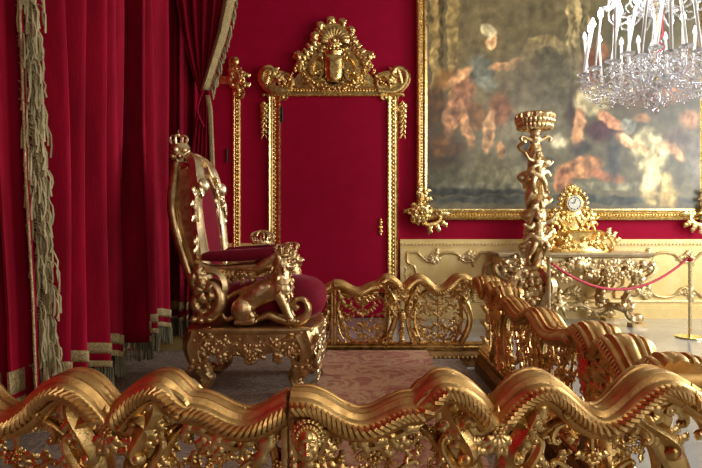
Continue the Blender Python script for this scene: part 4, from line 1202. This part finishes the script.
        m.sweep(bez([A(280, 288), A(281, 278), A(281, 268)], 6), lambda u: .075-.012*u, B=(0, 1, 0), seg=14)  # neck
        m.ball(A(281, 264), .070, .064, .072, 14, 10)                           # head
        m.sweep([A(284, 266), A(291, 267), A(294, 268)], lambda u: .044-.012*u, lambda u: .042-.01*u, B=(0, 1, 0), seg=10)  # muzzle
        m.ball(A(295, 266), .013, .02, .011); m.ball(A(290, 272), .026, .028, .014)
        for d in (.032, -.032): m.ball(A(289, 261, d), .013); m.ball(A(279, 257, d*1.6), .02, .014, .024)
        for k in range(46):                                                     # mane locks
            a = random.uniform(0, 2*PI); b_ = random.uniform(0, 1)
            cxp, cyp = 280+random.uniform(-4, 1)+(0 if b_ < .5 else 2), 260+b_*34
            p = A(cxp, cyp, 0); rr = .066+.02*b_
            q1 = p+V((rr*math.cos(a)*1.0, rr*math.sin(a), 0)); m.sweep([q1, q1+V((.012*math.cos(a), .012*math.sin(a), -.025)), q1+V((.0, .0, -.05))], lambda u: .014*(1-.6*u), B=(0, 1, 0), seg=5)
        m.sweep(bez([A(236, 316), A(226, 319), A(222, 310), A(226, 300), A(236, 293), A(247, 288)], 6), lambda u: .020-.004*u, B=(0, 1, 0), seg=8)   # tail
        m.build('lion_figure', G, t, remesh=.0055)
        m = MB()
        m.sweep([A(281, 278), A(281, 281), A(281, 283)], .088, B=(0, 1, 0), seg=16); m.build('lion_collar', G, t)
        # feathered wing panel on the flank
        m = MB()
        for k in range(6):
            leaf(m, lambda a, b, d=0: V((a, (Y-o.y)+side*(.085+d), b)), xy(272-1.5*k, 285+1.2*k), PI+.25-.0*k, .17-.012*k, .020, .3, 0, rise=.3)
        m.build('flank_plumes', Lt, t)
        if side < 0: crown(A(282, 256), .058, 'lion_crown', mat=G, arcs=2, cross=False)
        else: crown(A(281, 257), .058, 'lion_crown', mat=G, arcs=2, cross=False)
    m = None
throne()
# open circlet lying on the far arm
def circlet():
    m = MB(); c = V((-.80, 4.66, 1.262)); r = .085
    m.lathe(tuple(c), [(r, 0), (r*1.05, .015), (r, .03), (r*.9, .03), (r*.9, 0)], 20)
    for k in range(5):
        a = PI*k/5; d = V((math.cos(a), math.sin(a), 0))
        m.sweep(bez([c+d*r+V((0, 0, .02)), c+d*r*1.1+V((0, 0, .08)), c+V((0, 0, .115)), c-d*r*1.1+V((0, 0, .08)), c-d*r+V((0, 0, .02))], 5), .008, B=(0, 0, 1), seg=6)
    tag(m.build('crown', M['silvergilt']), 'small open arched crown resting on the far arm of the throne', 'crown')
circlet()

# ------------------------------------------------------------------ console table
def console():
    Yf, Yb = 7.50, 8.12; xa, xb = P(499, 0, Yf).x, P(655, 0, Yf).x; zt = P(0, 253, Yf).z
    t = thing('console_table', 'carved gilt console table with dark marble top below the painting', 'table', ((xa+xb)/2, (Yf+Yb)/2, 0))
    o = V(t.location); hw = (xb-xa)/2; hd = (Yb-Yf)/2
    m = MB()
    rings = []
    for off, z in ((-.05, zt-.075), (-.01, zt-.05), (0, zt-.04), (-.01, zt-.03), (.012, zt-.02), (.012, zt), (-.01, zt+.004)):
        r = []
        for a, b in ((-1, -1), (-.8, -1), (-.75, -1.12), (0, -1.2), (.75, -1.12), (.8, -1), (1, -1), (1, 1), (-1, 1)): r.append((a*(hw+off), b*(hd+off), z))
        rings.append(r)
    n = 9; m.add([p for r in rings for p in r], [(j*n+k, j*n+(k+1) % n, (j+1)*n+(k+1) % n, (j+1)*n+k) for j in range(6) for k in range(n)]+[tuple(range(n)), tuple(range(7*n-1, 6*n-1, -1))])
    m.build('table_top', M['slab'], t, smooth=False)
    G = M['silvergilt']
    m = MB(); zr = zt-.075
    m.box(-hw+.06, hw-.06, -hd+.03, hd-.02, zr-.09, zr)
    pl = lambda a, b, d=0: V((a, -hd+.02-d, b))
    for s_ in (-1, 1):
        for k in range(3):
            x_ = s_*(.18+.26*k)
            scr(m, pl, (x_-.1, zr-.10), (x_+.12, zr-.13), 'S', .024, flip=s_*(-1)**k, leaves=4, d=.03)
            scr(m, pl, (x_-.05, zr-.2), (x_+.09, zr-.22), 'C', .02, flip=-s_, leaves=3, d=.0)
        for k in range(22): leaf(m, pl, (s_*random.uniform(.05, hw-.08), zr-random.uniform(.02, .24)), random.uniform(0, 6.28), .10, .024, random.uniform(-1, 1), .03, rise=1)
        for k in range(8): flower(m, pl, (s_*random.uniform(.05, hw-.1), zr-random.uniform(.03, .2)), .035, .04)
        garland(m, bez([(s_*hw*.75, -hd, zr-.12), (s_*hw*.45, -hd, zr-.30), (s_*.1, -hd, zr-.16)], 8), .04)
    for k in range(-3, 4): leaf(m, pl, (0, zr-.12), PI/2+k*.45, .18, .04, -k*.1, .06)
    m.ball((0, -hd-.05, zr-.08), .075, .05, .085)
    m.build('carved_apron', G, t)
    for sx_ in (-1, 1):
        for sy_ in (-1, 1):
            m = MB(); y = -hd+.07 if sy_ < 0 else hd-.08; xx = hw if sy_ < 0 else hw-.16
            pl2 = lambda a, b, d=0: V((sx_*a, y-d, b))
            pts = bez([pl2(xx-.02, zr-.06), pl2(xx-.10, zr-.13), pl2(xx-.26, zr-.20), pl2(xx-.22, zr-.34), pl2(xx-.32, zr-.46), pl2(xx-.38, zr-.62), pl2(xx-.30, .17), pl2(xx-.22, .10)], 6)
            m.sweep(pts, lambda u: .055-.02*abs(u-.4), .06, B=(0, 1, 0), seg=10, flute=.12, nf=6)
            scr(m, pl2, (xx+.0, zr-.10), (xx-.20, zr-.24), 'C', .04, flip=-1, turns=1.1, n=30, rd=1.4, d=.01)
            scr(m, pl2, (xx-.16, zr-.38), (xx-.28, zr-.48), 'C', .04, flip=-1, turns=1.1, n=30, rd=1.3, d=.01)
            scr(m, pl2, (xx-.19, .12), (xx-.34, .22), 'C', .035, flip=-1, turns=1.1, n=30, rd=1.5, d=.01)
            m.ball(pl2(xx-.20, .12), .075, .07, .07); m.box(*(sorted((sx_*(xx-.31), sx_*(xx-.10)))), y-.08, y+.08, 0, .05)
            for k in range(12):
                q_ = pts[int(2+k*3.2)]; leaf(m, lambda a, b, d=0: q_+V((a, -.05-d, b)), (0, 0), random.uniform(0, 6.28), .14, .03, random.uniform(-1, 1), 0, rise=1)
            garland(m, pts[8:30], .07)
            m.build('leg', G, t)
    m = MB()
    for sx_ in (-1, 1):
        pts = bez([V((sx_*(hw-.34), -hd+.08, .22)), V((sx_*.6, -.05, .26)), V((sx_*.42, 0, .16)), V((sx_*.2, 0, .25)), V((0, 0, .22))], 8)
        m.sweep(pts, .045, B=(0, 0, 1), seg=10, flute=.12, nf=5); garland(m, pts, .06)
        scr(m, lambda a, b, d=0: V((sx_*a, -.02-d, b)), (.25, .30), (.55, .32), 'C', .03, leaves=4)
    m.build('stretcher', G, t)
    putto(t, V((-.19, -.16, .10)), G, 'cherub_carving', .42)
    return t
def putto(parent, c, mat, nm, h, flip=1, seed=0):
    """plump child: body, head with face, arms raised, legs in stride"""
    m = MB(); s = h
    J = lambda x, y, z: c+V((flip*x*s, y*s, z*s))
    m.sweep(bez([J(0, 0, .42), J(.02, 0, .55), J(.0, 0, .70), J(.0, 0, .78)], 5), lambda u: s*(.115+.02*math.cos(u*7)), s and (lambda u: s*.10), B=(0, 1, 0), seg=12)
    m.ball(J(.02, -.05, .52), s*.11, s*.08, s*.11)
    m.sweep([J(0, 0, .76), J(.01, 0, .84)], s*.05, seg=8)
    m.ball(J(.015, -.01, .90), s*.095, s*.09, s*.105, 12, 8)
    m.ball(J(.02, -.10, .885), s*.022, s*.022, s*.02); 
    for e_ in (-1, 1): m.ball(J(.015+e_*.05, -.075, .87), s*.035, s*.03, s*.03)
    for k in range(12): a = k*.52; m.ball(J(.015+.075*math.cos(a), .02, .92+.075*abs(math.sin(a))), s*.032, nu=6, nv=4)
    m.sweep(bez([J(-.10, 0, .76), J(-.22, -.05, .80), J(-.30, -.06, .92)], 5), lambda u: s*(.05-.02*u), seg=8); m.ball(J(-.31, -.06, .94), s*.035)
    m.sweep(bez([J(.10, 0, .76), J(.20, -.07, .66), J(.30, -.05, .72)], 5), lambda u: s*(.05-.02*u), seg=8); m.ball(J(.31, -.05, .73), s*.035)
    m.sweep(bez([J(-.05, 0, .44), J(-.14, -.09, .28), J(-.08, 0, .08)], 5), lambda u: s*(.085-.04*u), seg=10); m.sweep([J(-.08, 0, .05), J(-.09, -.08, .02)], s*.035, seg=7)
    m.sweep(bez([J(.05, 0, .44), J(.13, -.05, .26), J(.19, .03, .10)], 5), lambda u: s*(.085-.04*u), seg=10); m.sweep([J(.19, .02, .07), J(.23, -.06, .04)], s*.035, seg=7)
    m.sweep(bez([J(-.2, -.03, .5), J(0, -.10, .42), J(.18, -.04, .52), J(.30, .03, .42)], 6), lambda u: s*.035, lambda u: s*.06, B=(0, 0, 1), seg=8)
    return m.build(nm, mat, parent, remesh=max(.005, s*.016))
console()

# ------------------------------------------------------------------ mantel clock
def clock():
    Y = 7.80; zt = 1.45-(253-222)*7.50/F+.004
    t = thing('mantel_clock', 'bright gilt clock with round dial and seated figures on the console table', 'clock', (P(578, 0, Y).x, Y, zt))
    s = Y/F; G = M['clock']
    q = lambda x, y: ((x-578)*s, (251-y)*s)
    pl = lambda a, b, d=0: V((a, -d, b))
    m = MB()
    m.lathe((0, 0, .0), [(.46, .0), (.47, .03), (.44, .06), (.42, .08)], 28, 0, 0, 1, .42)
    m.lathe((0, 0, .08), [(.38, .0), (.36, .06), (.37, .16), (.40, .19), (.36, .21), (.30, .23)], 28, 0, 0, 1, .42)
    for s_ in (-1, 1):
        scr(m, pl, (s_*.43, .06), (s_*.34, .2), 'C', .03, flip=s_, turns=1, d=.1, leaves=3)
        m.ball((s_*.44, -.08, .04), .035)
        for k in range(14): leaf(m, pl, (s_*random.uniform(.02, .40), random.uniform(.04, .22)), random.uniform(0, 6.28), .09, .02, random.uniform(-1, 1), .16, rise=1)
        for k in range(5): flower(m, pl, (s_*random.uniform(.05, .38), random.uniform(.06, .2)), .03, .17)
    m.clamp(lambda a, b, c: (a, b, max(.001, c))).build('base', G, t)
    m = MB(); cz = q(0, 203)[1]; cx = q(571, 0)[0]
    m.lathe((cx, 0, .26), [(.17, 0), (.15, .1), (.17, .2), (.19, .3), (.13, .42), (.05, .46)], 18, .04, 6, 1, .55)
    for k in range(18):
        a = 2*PI*k/18; leaf(m, pl, (cx+.15*math.cos(a), cz+.15*math.sin(a)), a, .09, .022, .8, .07, rise=1)
    for s_ in (-1, 1):
        scr(m, pl, (cx+s_*.14, .32), (cx+s_*.2, .55), 'S', .028, flip=s_, leaves=4, d=.07)
        scr(m, pl, (cx+s_*.06, cz+.2), (cx+s_*.17, cz+.08), 'C', .024, flip=s_, leaves=3, d=.05)
        for k in range(12): m.ball((cx+s_*random.uniform(.02, .2), -.08, random.uniform(.25, .5)), .03, nu=7, nv=5)
    for k in range(-3, 4): leaf(m, pl, (cx, cz+.15), PI/2+k*.4, .13, .025, -k*.2, .03)
    m.ball((cx, -.02, cz+.24), .035)
    m.build('case', G, t)
    m = MB()
    rot = [(.115, 0), (.125, .02), (.105, .03)]
    vs = []; N = 28
    for r, d in rot+[(.0001, .03)]:
        for k in range(N): vs.append((cx+r*math.cos(2*PI*k/N), -.10-d, cz+r*math.sin(2*PI*k/N)))
    m.add(vs[:3*N], [(j*N+k, j*N+(k+1) % N, (j+1)*N+(k+1) % N, (j+1)*N+k) for j in range(2) for k in range(N)]); m.build('bezel', G, t)
    m = MB(); m.add([(cx+.107*math.cos(2*PI*k/N), -.128, cz+.107*math.sin(2*PI*k/N)) for k in range(N)]+[(cx+.107*math.cos(2*PI*k/N), -.09, cz+.107*math.sin(2*PI*k/N)) for k in range(N)], [tuple(range(N)), tuple(range(2*N-1, N-1, -1))]+[(k, (k+1) % N, N+(k+1) % N, N+k) for k in range(N)])
    dl = m.build('dial', M['dial'], t, smooth=False)
    m = MB()
    m.sweep([(cx, -.136, cz), (cx+.02, -.136, cz+.065)], .004, seg=5); m.sweep([(cx, -.136, cz), (cx-.045, -.136, cz+.01)], .005, seg=5)
    m.build('clock_hands', M['dark'], dl)
    m = MB()
    for k in range(12):
        a = 2*PI*k/12; m.box(cx+.085*math.cos(a)-.005, cx+.085*math.cos(a)+.005, -.133, -.128, cz+.085*math.sin(a)-.009, cz+.085*math.sin(a)+.009)
    m.sweep([(cx+.085*math.cos(2*PI*k/24), -.130, cz+.085*math.sin(2*PI*k/24)) for k in range(25)], .0022, seg=5)
    m.build('numerals', M['dark'], dl)
    putto(t, V((cx-.25, -.03, .23)), G, 'seated_figure', .40, -1)
    putto(t, V((cx+.26, -.03, .22)), G, 'seated_figure', .38, 1)
clock()

# ------------------------------------------------------------------ torchere
def torchere():
    Y = 6.95; s = Y/F; x = P(535, 0, Y).x; ztop = P(0, 113, Y).z
    t = thing('torchere', 'tall carved aged gilt candle stand of twisting figures before the painting', 'torchere', (x, Y, 0))
    G = M['silvergilt']; zz = lambda py: P(0, py, Y).z
    m = MB(); pl = lambda a, b, d=0: V((a, -d, b))
    # leafy bowl on top
    m.lathe((0, 0, zz(129)), [(.06, -.02), (.12, .0), (.19, .05), (.215, .12), (.20, .17), (.15, .18)], 22, .05, 9)
    for k in range(26):
        a = 2*PI*k/26
        for j in range(3): m.ball(((.19+.02*(j % 2))*math.cos(a+j), (.19+.02*(j % 2))*math.sin(a+j), zz(129)+.03+.065*j), .045, nu=7, nv=5)
    for k in range(14):
        a = 2*PI*k/14; c, s_ = math.cos(a), math.sin(a)
        m.sweep([(.12*c, .12*s_, zz(129)), (.2*c, .2*s_, zz(129)+.08), (.235*c, .235*s_, zz(129)+.15), (.21*c, .21*s_, zz(129)+.18)], .026, seg=6)
    m.build('bowl', G, t)
    m = MB()
    z0, z1 = zz(131), zz(268)
    # neck with two small scrolls
    m.lathe((0, 0, zz(150)), [(.09, 0), (.06, .08), (.08, .14), (.055, .2), (.08, .25)], 14)
    for s_ in (-1, 1):
        m.sweep(bez([(0, -.03, zz(143)), (s_*.08, -.03, zz(140)), (s_*.15, -.03, zz(137)), (s_*.19, -.03, zz(139)), (s_*.17, -.03, zz(142))], 5), lambda u: .028-.008*u, B=(0, 1, 0))
    H = zz(150)-zz(268)
    # twisted shaft
    for ph in (0, 2.1, 4.2):
        pts = [V((.075*math.cos(ph+9*u), .075*math.sin(ph+9*u), zz(268)+H*u)) for u in [k/50 for k in range(51)]]
        m.sweep(pts, lambda u: .055+.018*math.sin(u*26+ph), B=(0, 0, 1), seg=8)
    rs = random.Random(5)
    for k in range(46):
        u = k/46; a = u*21+rs.uniform(-.4, .4); r = .10+rs.uniform(0, .045); z = zz(268)+H*u
        m.ball((r*math.cos(a), r*math.sin(a), z), .045*rs.uniform(.8, 1.3), nu=7, nv=5)
        if k % 3 == 0:
            m.sweep(bez([(r*math.cos(a), r*math.sin(a), z), (r*1.4*math.cos(a+.7), r*1.4*math.sin(a+.7), z+.08), (r*math.cos(a+1.4), r*math.sin(a+1.4), z+.14)], 5), .028, B=(0, 0, 1), seg=6)
    m.build('shaft', G, t, remesh=.010)
    putto(t, V((.0, -.12, zz(195))), G, 'carved_figure', .55)
    putto(t, V((.02, -.10, zz(260))), G, 'carved_figure', .62, -1)
    m = MB()   # tripod base
    zb = zz(268)
    m.lathe((0, 0, zb-.10), [(.14, 0), (.16, .04), (.11, .08), (.13, .13), (.08, .16)], 16, .05, 6)
    for k in range(3):
        a = -PI/2+2*PI*k/3+.5; c, s_ = math.cos(a), math.sin(a)
        R = lambda r, z: V((r*c, r*s_, z))
        pr = V((-s_, c, 0))
        m.sweep(bez([R(.08, zb-.02), R(.20, zb-.10), R(.27, zb-.22), R(.19, zb-.38), R(.15, zb-.52), R(.24, .22), R(.33, .10), R(.36, .06)], 6), lambda u: .065-.02*u, .06, B=pr, seg=10, flute=.1, nf=5)
        plk = lambda a_, b, d=0: R(a_, b)+pr*d
        scr(m, plk, (.24, zb-.12), (.14, zb-.3), 'C', .035, turns=1.1, rd=1.4, leaves=3); scr(m, plk, (.34, .1), (.22, .2), 'C', .035, turns=1.1, rd=1.4)
        m.ball(R(.36, .05), .05)
        for j in range(10): leaf(m, plk, (random.uniform(.1, .27), zb-random.uniform(.05, .55)), random.uniform(0, 6.28), .14, .03, random.uniform(-1, 1), random.choice((-.05, .05)), rise=1)
    m.lathe((0, 0, .0), [(.0, .5), (.12, .52), (.15, .6), (.10, .68), (.0, .7)], 14)
    for k in range(60):
        a = rs.uniform(0, 6.28); z = rs.uniform(.18, zb-.05); r = rs.uniform(.08, .17)
        m.ball((r*math.cos(a), r*math.sin(a), z), rs.uniform(.035, .06), nu=7, nv=5)
    m.build('tripod_base', G, t)
torchere()

# ------------------------------------------------------------------ barrier posts and rope
def post(x, Y, mat, label):
    t = thing('barrier_post', label, 'barrier post', (x, Y, 0), 0, 'rope barrier posts')
    m = MB(); m.lathe((0, 0, 0), [(.165, 0), (.17, .008), (.165, .018), (.06, .03), (.025, .04)], 28); m.build('base', mat, t)
    m = MB(); m.lathe((0, 0, .035), [(.021, 0), (.021, .94), (.03, .95), (.033, .97), (.03, 1.0), (.018, 1.01), (.0, 1.01)], 16); m.build('pole', mat, t)
    return t
pr_ = post(P(690, 0, 6.85).x, 6.85, M['brass'], 'slim brass barrier post standing on the open floor at right')
pl_ = post(P(549, 0, 6.35).x, 6.35, M['silvergilt'], 'slim metal barrier post partly behind the side balustrade')
m = MB(); a = V((P(552, 0, 6.33).x, 6.33, .97)); b = V((P(690, 0, 6.85).x-.055, 6.83, .985))
pts = []
for k in range(31):
    u = k/30; p = a.lerp(b, u); p.z -= .34*4*u*(1-u)*(1.0)+0*u; pts.append(p)
m.sweep(pts, .016, B=(0, 1, 0), seg=8)
lp_ = MB()
for k in range(3): lp_.lathe((0, 0, .955+.018*k), [(.026, 0), (.045, .009), (.026, .018)], 14)
lp_.build('rope_loop', M['rope'], pr_)
tag(m.build('barrier_rope', M['rope']), 'drooping red rope strung between the two barrier posts', 'rope')

# ------------------------------------------------------------------ chandelier
def chandelier():
    Y = 5.25; s = Y/F; cx, cy = P(656, 0, Y).x, Y
    t = thing('chandelier', 'crystal chandelier with tall candles hanging at the upper right', 'chandelier', (cx, cy, P(0, 100, Y).z))
    o = V(t.location); z_ = lambda py: P(0, py, Y).z-o.z
    m = MB()
    m.lathe((0, 0, 0), [(.0, z_(108)), (.03, z_(104)), (.05, z_(98)), (.03, z_(92)), (.09, z_(84)), (.12, z_(78)), (.05, z_(72)), (.03, z_(60)), (.07, z_(48)), (.04, z_(40)), (.025, z_(20)), (.06, z_(8)), (.10, z_(2)), (.04, z_(-6)), (.02, z_(-30)), (.02, z_(-60))], 18, .06, 8)
    m.build('stem', M['crystal'], t)
    m = MB(); m.lathe((0, 0, 0), [(.012, z_(80)), (.012, 6.55-o.z)], 8); m.build('suspension_rod', M['brass'], t)
    rs = random.Random(11)
    arms = []
    for tier, (n, R, zc, zr, hgt) in enumerate(((18, .66, 73, 88, .46), (10, .40, 60, 76, .44), (10, .42, 0, 12, .3))):
        for k in range(n):
            a = 2*PI*k/n+.2+tier*.25; c, s_ = math.cos(a), math.sin(a)
            arms.append((R, a, z_(zc), z_(zr), hgt, tier, k))
    for (R, a, zc, zr, hgt, tier, k) in arms:
        c, s_ = math.cos(a), math.sin(a); R_ = lambda r, z: V((r*c, r*s_, z))
        m = MB()
        m.sweep(bez([R_(.05, zr+.10), R_(R*.35, zr+.02), R_(R*.7, zr-.06), R_(R*.95, zr-.02), R_(R, zc)], 5), .009, B=(0, 0, 1), seg=6)
        m.lathe(tuple(R_(R, zc)), [(.012, -.02), (.055, .0), (.062, .015), (.05, .012), (.02, .01), (.018, .03)], 14, .08, 7)
        m.sweep(bez([R_(R*.3, zr+.05), R_(R*.45, zr+.16), R_(R*.62, zr+.10), R_(R*.55, zr+.04)], 5), .008, B=(0, 0, 1), seg=5)
        m.build('crystal_arm', M['crystal'], t)
        tilt = V((rs.uniform(-.07, .07)-.04*c, rs.uniform(-.05, .05), 0))*(1 if tier < 2 else .5)
        top = R_(R, zc+.03+hgt)+tilt
        m = MB(); m.sweep([R_(R, zc+.01), R_(R, zc+.03+hgt*.5)+tilt*.5, top], .0135, B=(1, 0, 0), seg=8); cd = m.build('candle', M['white'], t)
        lit = (c < -.55 and s_ < .6) or (tier == 2) or (k % 5 == 0)
        m = MB(); m.sweep([top, top+V((0, 0, .02)), top+V((0, 0, .05)), top+V((0, 0, .09))], [.014, .027, .022, .004], B=(1, 0, 0), seg=8)
        m.build('bulb', M['bulb'] if lit else M['bulboff'], cd)
    # crystal chains and drops
    m = MB()
    for tier in (0, 1):
        sel = [q for q in arms if q[5] == tier]
        for q0, q1 in zip(sel, sel[1:]+sel[:1]):
            p0 = V((q0[0]*math.cos(q0[1]), q0[0]*math.sin(q0[1]), q0[2])); p1 = V((q1[0]*math.cos(q1[1]), q1[0]*math.sin(q1[1]), q1[2]))
            for k in range(1, 9):
                u = k/9; p = p0.lerp(p1, u); p.z -= .10*4*u*(1-u); m.ball(p, .010, nu=5, nv=4)
            pc = V((0, 0, z_(52)))
            for k in range(1, 12):
                u = k/12; p = p0.lerp(pc, u); p.z -= .07*4*u*(1-u); m.ball(p, .009, nu=5, nv=4)
    for k in range(36):   # swags of beads under the arms
        a = 2*PI*k/36; r0 = .64; p0 = V((r0*math.cos(a), r0*math.sin(a), z_(75))); p1 = V((.2*math.cos(a+.5), .2*math.sin(a+.5), z_(92)))
        for j in range(1, 13):
            u = j/13; p = p0.lerp(p1, u); p.z -= .09*4*u*(1-u)*(.7+.5*(k % 2)); m.ball(p, .0115, nu=5, nv=4)
    ch = m.build('bead_chains', M['crystal'], t); ch['kind'] = 'stuff'
    def drop(p, sz):
        m = MB(); m.lathe((0, 0, 0), [(.0, 0), (sz*.35, -sz*.5), (sz*.62, -sz*1.1), (sz*.5, -sz*1.55), (.0, -sz*1.9)], 7)
        m.ball((0, 0, sz*.35), sz*.22, nu=5, nv=4)
        return m.build('crystal_drop', M['crystal'], t, smooth=False, loc=p)
    drop((0, 0, z_(104)), .05)
    for (R, a, zc, zr, hgt, tier, k) in arms:
        if tier > 1: continue
        for dr, sz in ((1.0, .032), (.8, .027), (.6, .026)) if tier == 0 else ((1.0, .022),):
            zz0 = zc-.03 if dr == 1.0 else zr-.05
            drop((R*dr*math.cos(a), R*dr*math.sin(a), zz0), sz)
    # red cord tied to the stem
    m = MB(); pl = lambda a_, b, d=0: V((a_, -.16-d, b))
    pts = bez([pl(-.02, z_(18)), pl(-.03, z_(30)), pl(-.02, z_(40)), pl(-.07, z_(46)), pl(-.04, z_(49)), pl(-.01, z_(52)), pl(-.05, z_(56)), pl(-.09, z_(58))], 6)
    m.sweep(pts, .010, B=(0, 1, 0), seg=6); m.build('red_cord', M['rope'], t)
    L = bpy.data.lights.new('bulb_light', 'POINT'); L.energy = 22; L.color = (.95, .98, 1); L.shadow_soft_size = .25
    lo = bpy.data.objects.new('bulb_light', L); C.objects.link(lo); lo.parent = t; lo.location = (-.45, -.1, z_(15))
chandelier()
